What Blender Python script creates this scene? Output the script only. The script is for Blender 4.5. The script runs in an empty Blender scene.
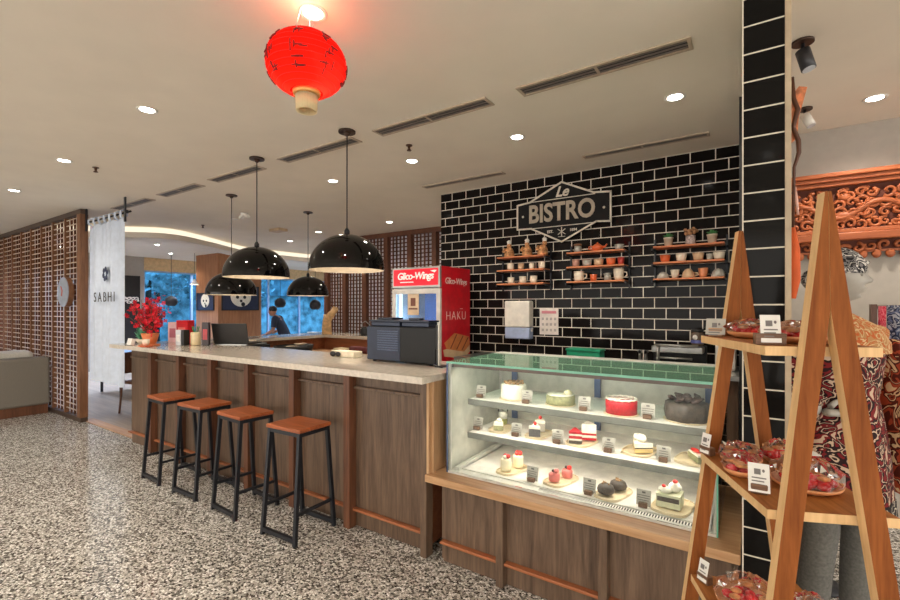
import bpy, bmesh, math, random
from mathutils import Vector, Matrix
random.seed(7)
R = math.radians
PI = math.pi
WORLD = 1.9
EXPO = 0.95
DOWN = 30
CASE = 1.6
LANT = 0.9
scene = bpy.context.scene
COL = scene.collection

# ------------------------------------------------------------------ materials
def lin(c):
    out = []
    for v in c[:3]:
        v = v / 255.0
        out.append(v / 12.92 if v <= 0.04045 else ((v + 0.055) / 1.055) ** 2.4)
    return (out[0], out[1], out[2], 1.0)

MATS = {}
def base_mat(name):
    m = bpy.data.materials.new(name)
    m.use_nodes = True
    nt = m.node_tree
    nt.nodes.clear()
    out = nt.nodes.new('ShaderNodeOutputMaterial')
    return m, nt, out

def N(nt, t, **kw):
    n = nt.nodes.new(t)
    for k, v in kw.items():
        if k in n.inputs:
            n.inputs[k].default_value = v
        else:
            setattr(n, k, v)
    return n

def ramp(nt, fac, stops, interp='LINEAR'):
    r = nt.nodes.new('ShaderNodeValToRGB')
    r.color_ramp.interpolation = interp
    el = r.color_ramp.elements
    while len(el) < len(stops):
        el.new(0.5)
    for e, (p, c) in zip(el, stops):
        e.position = p
        e.color = lin(c)
    nt.links.new(fac, r.inputs['Fac'])
    return r

def pbr(nt, out, rough=0.5, metal=0.0, spec=0.5, coat=0.0):
    p = nt.nodes.new('ShaderNodeBsdfPrincipled')
    p.inputs['Roughness'].default_value = rough
    p.inputs['Metallic'].default_value = metal
    p.inputs['Specular IOR Level'].default_value = spec
    p.inputs['Coat Weight'].default_value = coat
    p.inputs['Coat Roughness'].default_value = 0.08
    nt.links.new(p.outputs[0], out.inputs[0])
    return p

def mat(name, c, rough=0.5, metal=0.0, spec=0.5, var=0.06, scale=14.0, coat=0.0, bump=0.0):
    """plain surface with a faint mottling"""
    if name in MATS:
        return MATS[name]
    m, nt, out = base_mat(name)
    p = pbr(nt, out, rough, metal, spec, coat)
    tc = N(nt, 'ShaderNodeTexCoord')
    nz = N(nt, 'ShaderNodeTexNoise', Scale=scale, Detail=4.0)
    nt.links.new(tc.outputs['Object'], nz.inputs['Vector'])
    a = tuple(max(0, v * (1 - var)) for v in c)
    b = tuple(min(255, v * (1 + var)) for v in c)
    r = ramp(nt, nz.outputs[0], [(0.3, a), (0.7, b)])
    nt.links.new(r.outputs[0], p.inputs['Base Color'])
    if bump:
        bp = N(nt, 'ShaderNodeBump', Strength=bump, Distance=0.01)
        nt.links.new(nz.outputs[0], bp.inputs['Height'])
        nt.links.new(bp.outputs[0], p.inputs['Normal'])
    MATS[name] = m
    return m

def wood(name, c1, c2, axis='Z', scale=1.0, rough=0.45, spec=0.4):
    if name in MATS:
        return MATS[name]
    m, nt, out = base_mat(name)
    p = pbr(nt, out, rough, 0, spec)
    tc = N(nt, 'ShaderNodeTexCoord')
    mp = N(nt, 'ShaderNodeMapping')
    s = {'X': (1.2, 16, 16), 'Y': (16, 1.2, 16), 'Z': (16, 16, 1.2)}[axis]
    mp.inputs['Scale'].default_value = tuple(v * scale for v in s)
    nt.links.new(tc.outputs['Object'], mp.inputs[0])
    nz = N(nt, 'ShaderNodeTexNoise', Scale=1.6, Detail=7.0, Roughness=0.6, Distortion=0.8)
    nt.links.new(mp.outputs[0], nz.inputs['Vector'])
    mp2 = N(nt, 'ShaderNodeMapping')
    mp2.inputs['Scale'].default_value = tuple(v * scale * 6 for v in s)
    nt.links.new(tc.outputs['Object'], mp2.inputs[0])
    n2 = N(nt, 'ShaderNodeTexNoise', Scale=1.2, Detail=3.0)
    nt.links.new(mp2.outputs[0], n2.inputs['Vector'])
    mx = N(nt, 'ShaderNodeMath', operation='MULTIPLY_ADD')
    nt.links.new(n2.outputs[0], mx.inputs[0])
    mx.inputs[1].default_value = 0.35
    nt.links.new(nz.outputs[0], mx.inputs[2])
    r = ramp(nt, mx.outputs[0], [(0.42, c1), (0.92, c2)])
    nt.links.new(r.outputs[0], p.inputs['Base Color'])
    MATS[name] = m
    return m

def emit(name, c, s):
    if name in MATS:
        return MATS[name]
    m, nt, out = base_mat(name)
    e = N(nt, 'ShaderNodeEmission', Strength=s)
    e.inputs[0].default_value = lin(c)
    nt.links.new(e.outputs[0], out.inputs[0])
    MATS[name] = m
    return m

def glass(name, tint, refl=0.9, ior=1.4, rough=0.0):
    """thin architectural pane: tinted see-through plus mirror at grazing angles"""
    if name in MATS:
        return MATS[name]
    m, nt, out = base_mat(name)
    t = N(nt, 'ShaderNodeBsdfTransparent')
    t.inputs[0].default_value = (*[c / 255 for c in tint], 1)
    g = N(nt, 'ShaderNodeBsdfGlossy', Roughness=rough)
    g.inputs[0].default_value = (refl, refl, refl, 1)
    f = N(nt, 'ShaderNodeFresnel', IOR=ior)
    mx = N(nt, 'ShaderNodeMixShader')
    nt.links.new(f.outputs[0], mx.inputs[0])
    nt.links.new(t.outputs[0], mx.inputs[1])
    nt.links.new(g.outputs[0], mx.inputs[2])
    nt.links.new(mx.outputs[0], out.inputs[0])
    MATS[name] = m
    return m

def speckle(name, scale, stops, rough=0.5, spec=0.5, feature='F1', metric=None, grout=None, var=0):
    """random-coloured cells (terrazzo, pebbles, printed cloth)"""
    if name in MATS:
        return MATS[name]
    m, nt, out = base_mat(name)
    p = pbr(nt, out, rough, 0, spec)
    tc = N(nt, 'ShaderNodeTexCoord')
    nz = N(nt, 'ShaderNodeTexNoise', Scale=scale * 1.5, Detail=2.0)
    nt.links.new(tc.outputs['Object'], nz.inputs['Vector'])
    add = N(nt, 'ShaderNodeMixRGB')
    add.inputs[0].default_value = 0.012 + var
    nt.links.new(tc.outputs['Object'], add.inputs[1])
    nt.links.new(nz.outputs[1], add.inputs[2])
    v = N(nt, 'ShaderNodeTexVoronoi', Scale=scale)
    nt.links.new(add.outputs[0], v.inputs['Vector'])
    sp = N(nt, 'ShaderNodeSeparateColor')
    nt.links.new(v.outputs['Color'], sp.inputs[0])
    r = ramp(nt, sp.outputs[0], stops, 'CONSTANT')
    col = r.outputs[0]
    if grout:
        e = N(nt, 'ShaderNodeTexVoronoi', Scale=scale, feature='DISTANCE_TO_EDGE')
        nt.links.new(add.outputs[0], e.inputs['Vector'])
        gr = ramp(nt, e.outputs['Distance'], [(0.06, (255, 255, 255)), (0.12, (0, 0, 0))])
        mx = N(nt, 'ShaderNodeMixRGB')
        nt.links.new(gr.outputs[0], mx.inputs[0])
        nt.links.new(col, mx.inputs[1])
        mx.inputs[2].default_value = lin(grout)
        col = mx.outputs[0]
    nt.links.new(col, p.inputs['Base Color'])
    MATS[name] = m
    return m

def batik(name, ground, mid, light, scale=9.0, rough=0.7):
    """printed cloth: swirling bands of three colours"""
    if name in MATS:
        return MATS[name]
    m, nt, out = base_mat(name)
    p = pbr(nt, out, rough, 0, 0.2)
    tc = N(nt, 'ShaderNodeTexCoord')
    nz = N(nt, 'ShaderNodeTexNoise', Scale=scale, Detail=1.5, Distortion=1.6)
    nt.links.new(tc.outputs['Object'], nz.inputs['Vector'])
    v = N(nt, 'ShaderNodeTexVoronoi', Scale=scale * 1.6, feature='SMOOTH_F1')
    nt.links.new(tc.outputs['Object'], v.inputs['Vector'])
    ad = N(nt, 'ShaderNodeMath', operation='MULTIPLY_ADD')
    nt.links.new(v.outputs['Distance'], ad.inputs[0])
    ad.inputs[1].default_value = 0.35
    nt.links.new(nz.outputs[0], ad.inputs[2])
    r = ramp(nt, ad.outputs[0], [(0.0, ground), (0.50, mid), (0.565, ground), (0.62, light), (0.665, ground), (0.74, mid), (0.82, light)], 'CONSTANT')
    nt.links.new(r.outputs[0], p.inputs['Base Color'])
    MATS[name] = m
    return m

def tiles(name, bw, rh, offx, topz, grout_w, tile, grout, plain=False):
    m, nt, out = base_mat(name)
    p = pbr(nt, out, 0.12, 0, 0.085)
    tc = N(nt, 'ShaderNodeTexCoord')
    sp = N(nt, 'ShaderNodeSeparateXYZ')
    nt.links.new(tc.outputs['Object'], sp.inputs[0])
    ax = N(nt, 'ShaderNodeMath', operation='ADD'); ax.inputs[1].default_value = offx
    nt.links.new(sp.outputs[0], ax.inputs[0])
    az = N(nt, 'ShaderNodeMath', operation='SUBTRACT'); az.inputs[0].default_value = topz
    nt.links.new(sp.outputs[2], az.inputs[1])
    cb = N(nt, 'ShaderNodeCombineXYZ')
    nt.links.new(ax.outputs[0], cb.inputs[0]); nt.links.new(az.outputs[0], cb.inputs[1])
    b = N(nt, 'ShaderNodeTexBrick')
    b.inputs['Scale'].default_value = 1.0
    b.inputs['Brick Width'].default_value = bw
    b.inputs['Row Height'].default_value = rh
    b.inputs['Mortar Size'].default_value = grout_w
    b.inputs['Mortar Smooth'].default_value = 0.0
    b.inputs['Color1'].default_value = lin(tile)
    b.inputs['Color2'].default_value = lin(tuple(v * 1.25 for v in tile))
    b.inputs['Mortar'].default_value = lin(grout)
    if plain:
        b.offset = 0.0
    nt.links.new(cb.outputs[0], b.inputs['Vector'])
    nt.links.new(b.outputs['Color'], p.inputs['Base Color'])
    rg = N(nt, 'ShaderNodeMath', operation='MULTIPLY_ADD')
    nt.links.new(b.outputs['Fac'], rg.inputs[0]); rg.inputs[1].default_value = 0.7; rg.inputs[2].default_value = 0.1
    nt.links.new(rg.outputs[0], p.inputs['Roughness'])
    nz = N(nt, 'ShaderNodeTexNoise', Scale=9.0, Detail=1.0)
    nt.links.new(tc.outputs['Object'], nz.inputs['Vector'])
    h = N(nt, 'ShaderNodeMath', operation='MULTIPLY_ADD')
    nt.links.new(b.outputs['Fac'], h.inputs[0]); h.inputs[1].default_value = -1.0
    nzs = N(nt, 'ShaderNodeMath', operation='MULTIPLY'); nzs.inputs[1].default_value = 0.6
    nt.links.new(nz.outputs[0], nzs.inputs[0]); nt.links.new(nzs.outputs[0], h.inputs[2])
    bp = N(nt, 'ShaderNodeBump', Strength=0.35, Distance=0.004)
    nt.links.new(h.outputs[0], bp.inputs['Height'])
    nt.links.new(bp.outputs[0], p.inputs['Normal'])
    MATS[name] = m
    return m

# ------------------------------------------------------------------ mesh builder
class MB:
    def __init__(self):
        self.v = []; self.f = []; self.sm = []; self.mi = []
        self.m = 0
    def add(self, vs, fs, smooth=False):
        b = len(self.v)
        self.v += [Vector(p) for p in vs]
        for f in fs:
            self.f.append([b + i for i in f]); self.sm.append(smooth); self.mi.append(self.m)
        return b
    def box(self, x0, x1, y0, y1, z0, z1, bev=0.0, rot=None, piv=None):
        if bev > 0:
            bm = bmesh.new()
            bmesh.ops.create_cube(bm, size=1)
            for v in bm.verts:
                v.co = Vector(((x0 + x1) / 2 + v.co.x * (x1 - x0), (y0 + y1) / 2 + v.co.y * (y1 - y0), (z0 + z1) / 2 + v.co.z * (z1 - z0)))
            bmesh.ops.bevel(bm, geom=bm.edges[:], offset=bev, segments=2, affect='EDGES', profile=0.5)
            bm.verts.index_update()
            vs = [v.co.copy() for v in bm.verts]; fs = [[v.index for v in f.verts] for f in bm.faces]
            bm.free()
        else:
            vs = [(x0, y0, z0), (x1, y0, z0), (x1, y1, z0), (x0, y1, z0), (x0, y0, z1), (x1, y0, z1), (x1, y1, z1), (x0, y1, z1)]
            fs = [(0, 3, 2, 1), (4, 5, 6, 7), (0, 1, 5, 4), (1, 2, 6, 5), (2, 3, 7, 6), (3, 0, 4, 7)]
        if rot is not None:
            pv = Vector(piv) if piv is not None else Vector(((x0 + x1) / 2, (y0 + y1) / 2, (z0 + z1) / 2))
            vs = [rot @ (Vector(v) - pv) + pv for v in vs]
        self.add(vs, fs)
        return self
    def bar(self, p0, p1, w, d=None, up=(0, 0, 1)):
        """square bar between two points"""
        d = d or w
        p0 = Vector(p0); p1 = Vector(p1); t = (p1 - p0).normalized()
        u = Vector(up)
        if abs(t.dot(u)) > 0.98: u = Vector((0, 1, 0))
        a = t.cross(u).normalized() * w / 2; b = t.cross(a).normalized() * d / 2
        vs = [p0 - a - b, p0 + a - b, p0 + a + b, p0 - a + b, p1 - a - b, p1 + a - b, p1 + a + b, p1 - a + b]
        self.add(vs, [(0, 3, 2, 1), (4, 5, 6, 7), (0, 1, 5, 4), (1, 2, 6, 5), (2, 3, 7, 6), (3, 0, 4, 7)])
        return self
    def tube(self, pts, r, n=8, caps=True, smooth=True):
        pts = [Vector(p) for p in pts]
        rs = r if isinstance(r, (list, tuple)) else [r] * len(pts)
        rings = []; pa = None
        for i, p in enumerate(pts):
            t = (pts[min(i + 1, len(pts) - 1)] - pts[max(i - 1, 0)])
            t = t.normalized() if t.length > 1e-9 else Vector((0, 0, 1))
            if pa is None:
                u = Vector((0, 0, 1)) if abs(t.z) < 0.9 else Vector((1, 0, 0))
                a = t.cross(u).normalized()
            else:
                a = (pa - t * pa.dot(t)).normalized()
            pa = a; b = t.cross(a)
            rings.append([p + (a * math.cos(2 * PI * k / n) + b * math.sin(2 * PI * k / n)) * rs[i] for k in range(n)])
        self.loft(rings, caps, smooth)
        return self
    def loft(self, rings, caps=True, smooth=True):
        n = len(rings[0]); vs = [p for rg in rings for p in rg]; fs = []
        for i in range(len(rings) - 1):
            for k in range(n):
                fs.append((i * n + k, i * n + (k + 1) % n, (i + 1) * n + (k + 1) % n, (i + 1) * n + k))
        b = self.add(vs, fs, smooth)
        if caps:
            self.f.append([b + k for k in range(n)][::-1]); self.sm.append(False); self.mi.append(self.m)
            L = (len(rings) - 1) * n
            self.f.append([b + L + k for k in range(n)]); self.sm.append(False); self.mi.append(self.m)
        return self
    def lathe(self, prof, c=(0, 0, 0), n=24, caps=True, smooth=True, sx=1.0, sy=1.0, wob=None):
        c = Vector(c)
        rings = []
        for r, z in prof:
            r = max(r, 1e-5)
            rings.append([c + Vector((r * sx * math.cos(2 * PI * k / n) * (wob(k, z) if wob else 1), r * sy * math.sin(2 * PI * k / n) * (wob(k, z) if wob else 1), z)) for k in range(n)])
        return self.loft(rings, caps, smooth)
    def cyl(self, c, r, h, n=20, smooth=True):
        return self.lathe([(r, 0), (r, h)], c, n, True, smooth)
    def ball(self, c, r, n=14, m=9, jit=0.0):
        r = r if isinstance(r, (tuple, list)) else (r, r, r)
        c = Vector(c); rings = []
        for i in range(m + 1):
            th = PI * i / m; q = max(math.sin(th), 1e-3)
            rings.append([c + Vector((r[0] * q * math.cos(2 * PI * k / n), r[1] * q * math.sin(2 * PI * k / n), -r[2] * math.cos(th))) * (1 + random.uniform(-jit, jit)) if False else
                          c + Vector((r[0] * q * math.cos(2 * PI * k / n), r[1] * q * math.sin(2 * PI * k / n), -r[2] * math.cos(th))) * (1 + random.uniform(-jit, jit)) for k in range(n)])
        return self.loft(rings, True, True)
    def prism(self, pts, plane, d0, d1, smooth=False):
        """extrude a 2-D outline; plane 'xz' -> depth in y, 'xy' -> z, 'yz' -> x"""
        def P(a, b, d):
            return {'xz': (a, d, b), 'xy': (a, b, d), 'yz': (d, a, b)}[plane]
        n = len(pts)
        vs = [P(a, b, d0) for a, b in pts] + [P(a, b, d1) for a, b in pts]
        fs = [list(range(n))[::-1], list(range(n, 2 * n))] + [(i, (i + 1) % n, n + (i + 1) % n, n + i) for i in range(n)]
        self.add(vs, fs, smooth)
        return self
    def merge(self, other, M=None):
        b = len(self.v)
        self.v += [(M @ v) if M is not None else v.copy() for v in other.v]
        for f, s in zip(other.f, other.sm):
            self.f.append([b + i for i in f]); self.sm.append(s); self.mi.append(self.m)
        return self
    def mesh(self, name, mats, off=Vector((0, 0, 0))):
        me = bpy.data.meshes.new(name)
        me.from_pydata([tuple(v - off) for v in self.v], [], self.f)
        me.polygons.foreach_set('use_smooth', self.sm)
        me.polygons.foreach_set('material_index', self.mi)
        for m in (mats if isinstance(mats, (list, tuple)) else [mats]):
            me.materials.append(m)
        bm = bmesh.new(); bm.from_mesh(me)
        bmesh.ops.recalc_face_normals(bm, faces=bm.faces[:])
        bm.to_mesh(me); bm.free()
        me.update()
        return me

def root_of(o):
    while o.parent: o = o.parent
    return o

def T(name, label, cat, loc=(0, 0, 0), rz=0.0, group=None):
    o = bpy.data.objects.new(name, None)
    o.empty_display_size = 0.05
    COL.objects.link(o); o.location = loc; o.rotation_euler = (0, 0, rz)
    o['label'] = label; o['category'] = cat
    if group: o['group'] = group
    return o

def P(name, mb, m, parent, world=True, label=None, kind=None):
    off = root_of(parent).location.copy() if world else Vector((0, 0, 0))
    o = bpy.data.objects.new(name, mb.mesh(name, m, off))
    COL.objects.link(o); o.parent = parent
    if label: o['label'] = label
    if kind: o['kind'] = kind
    return o

def S(name, label, cat, mb, m, loc=None, group=None, kind=None, world=True, rz=0.0):
    """a thing that is one mesh"""
    if loc is None:
        n = len(mb.v)
        loc = (sum(v.x for v in mb.v) / n, sum(v.y for v in mb.v) / n, min(v.z for v in mb.v))
    loc = Vector(loc)
    o = bpy.data.objects.new(name, mb.mesh(name, m, loc if world else Vector((0, 0, 0))))
    COL.objects.link(o); o.location = loc; o.rotation_euler = (0, 0, rz)
    o['label'] = label; o['category'] = cat
    if group: o['group'] = group
    if kind: o['kind'] = kind
    return o

def ST(name, mb, m, parent=None):
    """a piece of the setting, kept in world coordinates"""
    o = bpy.data.objects.new(name, mb.mesh(name, m))
    COL.objects.link(o)
    if parent: o.parent = parent
    else: o['kind'] = 'structure'
    return o

def copy_tree(o, parent=None):
    c = o.copy(); COL.objects.link(c)
    if parent: c.parent = parent
    for ch in [x for x in bpy.data.objects if x.parent == o]:
        copy_tree(ch, c)
    return c

def text_mb(s, size, depth=0.003, shear=0.0, offset=0.0, spacing=1.0, align='CENTER'):
    """letters as solid mesh, lying in the xz plane, facing -y, centred at the origin"""
    cu = bpy.data.curves.new('letters', 'FONT')
    cu.body = s; cu.size = size; cu.extrude = depth / 2; cu.shear = shear; cu.offset = offset
    cu.space_character = spacing; cu.align_x = align; cu.align_y = 'CENTER'; cu.resolution_u = 4
    o = bpy.data.objects.new('letters', cu); COL.objects.link(o)
    dg = bpy.context.evaluated_depsgraph_get(); dg.update()
    ev = o.evaluated_get(dg); me = ev.to_mesh()
    mb = MB()
    mb.add([(v.co.x, -v.co.z, v.co.y) for v in me.vertices], [list(p.vertices) for p in me.polygons])
    ev.to_mesh_clear(); bpy.data.objects.remove(o); bpy.data.curves.remove(cu)
    return mb

def lamp(name, kind, loc, power, color=(255, 255, 255), size=0.05, spot=120, blend=0.8, rot=None, parent=None, size_y=None, spread=None):
    d = bpy.data.lights.new(name, kind); d.energy = power
    c = lin(color); d.color = c[:3]
    if kind == 'SPOT':
        d.spot_size = R(spot); d.spot_blend = blend; d.shadow_soft_size = size
    elif kind == 'POINT':
        d.shadow_soft_size = size
    elif kind == 'AREA':
        d.size = size
        if size_y: d.shape = 'RECTANGLE'; d.size_y = size_y
        if spread: d.spread = R(spread)
    o = bpy.data.objects.new(name, d); COL.objects.link(o)
    if parent is not None:
        o.parent = parent; o.location = Vector(loc) - parent.location
    else:
        o.location = loc
    if rot: o.rotation_euler = rot
    return o

def skin_mb(joints, edges, sub=2):
    """grow one continuous body surface over a skeleton: joints {name: (co, rx, ry)}"""
    names = list(joints)
    me = bpy.data.meshes.new('skeleton')
    me.from_pydata([joints[n][0] for n in names], [(names.index(a), names.index(b)) for a, b in edges], [])
    o = bpy.data.objects.new('skeleton', me); COL.objects.link(o)
    md = o.modifiers.new('skin', 'SKIN'); md.use_smooth_shade = True
    for i, n in enumerate(names):
        sv = me.skin_vertices[0].data[i]
        j = joints[n]
        sv.radius = (j[1], j[2] if len(j) > 2 else j[1]); sv.use_root = (i == 0)
    s2 = o.modifiers.new('sub', 'SUBSURF'); s2.levels = sub; s2.render_levels = sub
    dg = bpy.context.evaluated_depsgraph_get(); dg.update()
    ev = o.evaluated_get(dg); em = ev.to_mesh()
    mb = MB(); mb.add([v.co.copy() for v in em.vertices], [list(p.vertices) for p in em.polygons], True)
    ev.to_mesh_clear(); bpy.data.objects.remove(o); bpy.data.meshes.remove(me)
    return mb

def head_mb(c, yaw, s=1.0, n=40, m=48):
    """a head with brow, eyes, nose, lips, chin and ears; faces -y before the yaw"""
    mb = MB(); rings = []
    def g(a, b, w): return math.exp(-((a - b) / w) ** 2)
    for i in range(m + 1):
        th = PI * i / m; zz = -math.cos(th); q = max(math.sin(th), 1e-3); rg = []
        for k in range(n):
            ph = 2 * PI * k / n; x = q * math.cos(ph); y = q * math.sin(ph)
            fx = 0.073; fy = 0.092; fz = 0.118
            if zz < 0: fx *= 1 - 0.30 * zz * zz - 0.06 * abs(zz); 
            X = x * fx; Y = y * fy; Z = zz * fz
            if y < 0:
                ax = abs(x)
                fr = max(0, -y)
                Y -= fr * (0.019 * g(x, 0, 0.17) * (g(zz, -0.22, 0.09) + 0.55 * g(zz, -0.08, 0.14)))     # nose
                Y += fr * 0.013 * g(ax, 0.42, 0.2) * g(zz, 0.03, 0.12)                                   # eye sockets
                Y -= fr * 0.008 * g(zz, 0.20, 0.10); Y += fr * 0.006 * g(zz, 0.04, 0.09)                                                       # brow
                Y -= fr * 0.013 * g(x, 0, 0.30) * (g(zz, -0.48, 0.05) + 0.9 * g(zz, -0.60, 0.05))              # lips
                Y += fr * 0.008 * (g(zz, -0.70, 0.06) + 0.8 * g(zz, -0.36, 0.05)) * g(x, 0, 0.35)
                Y -= fr * 0.034 * g(zz, -0.86, 0.14) * g(x, 0, 0.4)                                       # chin
            else:
                if zz < -0.35: Y *= 1 - 0.55 * (-(zz + 0.35))
            rg.append(Vector((X, Y, Z)))
        rings.append(rg)
    mb.loft(rings)
    for sx in (-1, 1):
        mb.ball((sx * 0.074, 0.008, -0.008), (0.010, 0.020, 0.030), 10, 7)
        mb.ball((sx * 0.030, -0.0715, 0.002), (0.0125, 0.007, 0.007), 10, 6)
    M = Matrix.Translation(c) @ Matrix.Rotation(yaw, 4, 'Z') @ Matrix.Scale(s, 4)
    out = MB(); out.merge(mb, M)
    return out

def hand_mb(wrist, dirv, palmn, s=1.0, curl=0.35, side=1):
    """palm and five bent fingers; dirv points to the fingertips, palmn out of the palm"""
    d = Vector(dirv).normalized(); n = Vector(palmn); n = (n - d * n.dot(d)).normalized(); a = d.cross(n) * side
    w = Vector(wrist)
    j = {'w': (w, 0.024 * s, 0.018 * s), 'p': (w + d * 0.05 * s, 0.036 * s, 0.015 * s), 'k': (w + d * 0.085 * s, 0.036 * s, 0.013 * s)}
    mb = MB()
    mb.merge(skin_mb(j, [('w', 'p'), ('p', 'k')], 2))
    for q, (off, L) in enumerate([(-0.028, 0.072), (-0.009, 0.082), (0.010, 0.076), (0.028, 0.060)]):
        p = w + (d * 0.075 + a * off) * s; pts = [p]; ang = 0.05
        for seg in (0.45, 0.32, 0.23):
            ang += curl
            p = p + (d * math.cos(ang) + n * math.sin(ang)) * L * seg * s; pts.append(p)
        mb.tube(pts, [0.0092 * s, 0.0088 * s, 0.008 * s, 0.006 * s], 8)
    p = w + (d * 0.025 - a * 0.024) * s
    mb.tube([p, p + (d * 0.03 - a * 0.02 + n * 0.008) * s, p + (d * 0.058 - a * 0.026 + n * 0.016) * s], [0.012 * s, 0.0098 * s, 0.0065 * s], 8)
    return mb

# ------------------------------------------------------------------ palette
M_ceil = mat('ceiling_paint', (238, 229, 214), 0.85, var=0.012, scale=3)
M_wallp = mat('grey_wall_paint', (172, 165, 156), 0.85, var=0.02)
M_panel = wood('dark_veneer', (68, 51, 40), (120, 97, 78), 'Z', 0.9, 0.42)
M_post = wood('brown_post_wood', (76, 46, 32), (120, 78, 54), 'Z', 1.0, 0.4)
M_light = wood('light_wood', (160, 118, 80), (200, 162, 122), 'X', 0.8, 0.4)
M_lightz = wood('light_wood_upright', (168, 128, 90), (206, 170, 130), 'Z', 0.8, 0.4)
M_ledge = wood('orange_ledge_wood', (132, 76, 46), (180, 112, 72), 'X', 0.8, 0.4)
M_stone = mat('cream_counter_stone', (200, 190, 176), 0.12, spec=0.5, var=0.05, scale=30)
M_lat = wood('lattice_wood', (98, 66, 45), (142, 98, 68), 'Z', 1.2, 0.5)
M_latd = wood('dark_lattice_wood', (78, 46, 30), (118, 72, 48), 'Z', 1.2, 0.5)
M_red_w = wood('reddish_inner_wood', (116, 66, 42), (160, 98, 64), 'X', 0.8, 0.45)
M_colw = wood('column_veneer', (140, 92, 60), (186, 132, 92), 'Z', 0.8, 0.45)
M_rack = wood('rack_wood', (106, 56, 24), (148, 87, 42), 'Z', 1.6, 0.6, 0.12)
M_rackx = wood('rack_shelf_wood', (126, 74, 32), (172, 110, 58), 'Y', 1.6, 0.6, 0.12)
M_edge = wood('pale_plywood_edge', (198, 160, 110), (224, 188, 138), 'Z', 1.5, 0.55)
M_carve = wood('carved_orange_wood', (138, 68, 36), (182, 102, 58), 'X', 1.0, 0.45)
M_carved = mat('carving_recess_shade', (92, 40, 20), 0.7)  # shade of the carved recesses put into a darker wood colour
M_stoolw = wood('stool_seat_wood', (126, 62, 34), (178, 102, 62), 'X', 1.2, 0.35)
M_shelfw = wood('small_shelf_wood', (186, 104, 64), (218, 140, 92), 'X', 1.2, 0.45)
M_iron = mat('black_iron', (34, 36, 42), 0.42, 0.3)
M_black = mat('matte_black', (22, 22, 24), 0.5)
M_blackg = mat('gloss_black', (9, 9, 10), 0.05, spec=0.35)
M_cream_in = mat('cream_enamel_inside', (214, 204, 186), 0.4)
M_steel = mat('brushed_steel', (176, 176, 172), 0.28, 0.9, var=0.04)
M_alu = mat('white_aluminium', (212, 210, 202), 0.3, 0.2)
M_bluesteel = mat('blue_grey_steel', (70, 92, 132), 0.3, 0.5)
M_white = mat('white_plastic', (232, 228, 220), 0.35)
M_greyp = mat('case_grey_panel', (196, 196, 184), 0.18, spec=0.6)
M_red = mat('fridge_red', (206, 14, 34), 0.35)
M_redl = mat('sign_red', (214, 16, 36), 0.3)
M_greyw = mat('warm_grey_frame', (196, 190, 182), 0.4)
M_card = mat('grey_card', (176, 172, 162), 0.6)
M_cardw = mat('white_card', (226, 224, 218), 0.6)
M_ink = mat('dark_print', (52, 48, 48), 0.7)
M_brownblk = wood('tag_block_wood', (84, 58, 42), (124, 92, 68), 'X', 3, 0.5)
M_plate = mat('cream_plate', (232, 214, 178), 0.3)
M_cakew = mat('white_cream', (240, 234, 218), 0.6, bump=0.2, scale=40)
M_cakeg = mat('pale_green_sponge', (152, 152, 112), 0.75, var=0.1, bump=0.3, scale=60)
M_choc = mat('chocolate', (70, 60, 52), 0.5, var=0.2, scale=40)
M_nut = mat('walnut_brown', (150, 116, 80), 0.7, var=0.25, scale=60)
M_caker = mat('red_velvet', (190, 18, 34), 0.5, var=0.1, scale=50)
M_berry = mat('strawberry_red', (206, 44, 36), 0.3, var=0.15, scale=60)
M_pink = mat('pink_glaze', (206, 112, 104), 0.35)
M_terr = speckle('pebble_terrazzo', 92, [(0.0, (30, 28, 27)), (0.25, (104, 100, 95)), (0.38, (180, 177, 170)), (0.58, (216, 212, 204)), (0.80, (250, 249, 245))], 0.14, 0.5, grout=(146, 141, 134))
M_far = wood('far_floor_boards', (138, 126, 112), (186, 170, 150), 'X', 0.5, 0.3)
M_tile = tiles('black_wall_tile', 0.184, 0.093, 0.1794, 2.8, 0.0036, (22, 19, 18), (234, 224, 210))
M_tilep = tiles('black_pillar_tile', 0.6, 0.11, 0.043, 2.833, 0.0028, (20, 19, 18), (214, 206, 190), plain=True)
M_glass = glass('clear_glass', (246, 250, 247), 0.9, 1.3)
M_glasst = glass('green_top_glass', (178, 216, 196), 0.9, 1.55)
M_wrap = glass('clear_cellophane', (252, 249, 246), 1.0, 1.42, 0.05)
def _soft(m, c, f):
    nt = m.node_tree; out = [n for n in nt.nodes if n.type == 'OUTPUT_MATERIAL'][0]; src = out.inputs[0].links[0].from_socket
    d = N(nt, 'ShaderNodeBsdfDiffuse'); d.inputs[0].default_value = lin(c); mx = N(nt, 'ShaderNodeMixShader'); mx.inputs[0].default_value = f
    nt.links.new(src, mx.inputs[1]); nt.links.new(d.outputs[0], mx.inputs[2]); nt.links.new(mx.outputs[0], out.inputs[0])
_soft(M_glasst, (128, 176, 148), 0.30)
_soft(M_wrap, (255, 250, 245), 0.02)  # whitish diffuse share stands in for glare on the film
M_glasse = mat('green_glass_edge', (112, 176, 150), 0.15, spec=0.6)
M_glassb = glass('blue_window_glass', (64, 138, 202), 0.6, 1.3)
M_led = emit('cool_led', (255, 248, 236), 1.2)
M_down = emit('downlight_lens', (255, 250, 240), 14.0)
M_cove = emit('cove_led', (255, 238, 212), 0.62)
M_skin = mat('grey_mannequin', (158, 154, 146), 0.4)
M_jeans = mat('grey_denim', (98, 97, 93), 0.8, var=0.12, scale=90)
M_green = mat('leaf_green', (64, 118, 66), 0.5, var=0.25, scale=40)
M_teal = mat('teal_plastic', (22, 150, 110), 0.4)
M_orange = mat('orange_glaze', (222, 104, 56), 0.3)
M_ceram = mat('cream_ceramic', (226, 212, 190), 0.25)
M_greyc = mat('grey_ceramic', (170, 166, 156), 0.3)
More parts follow.
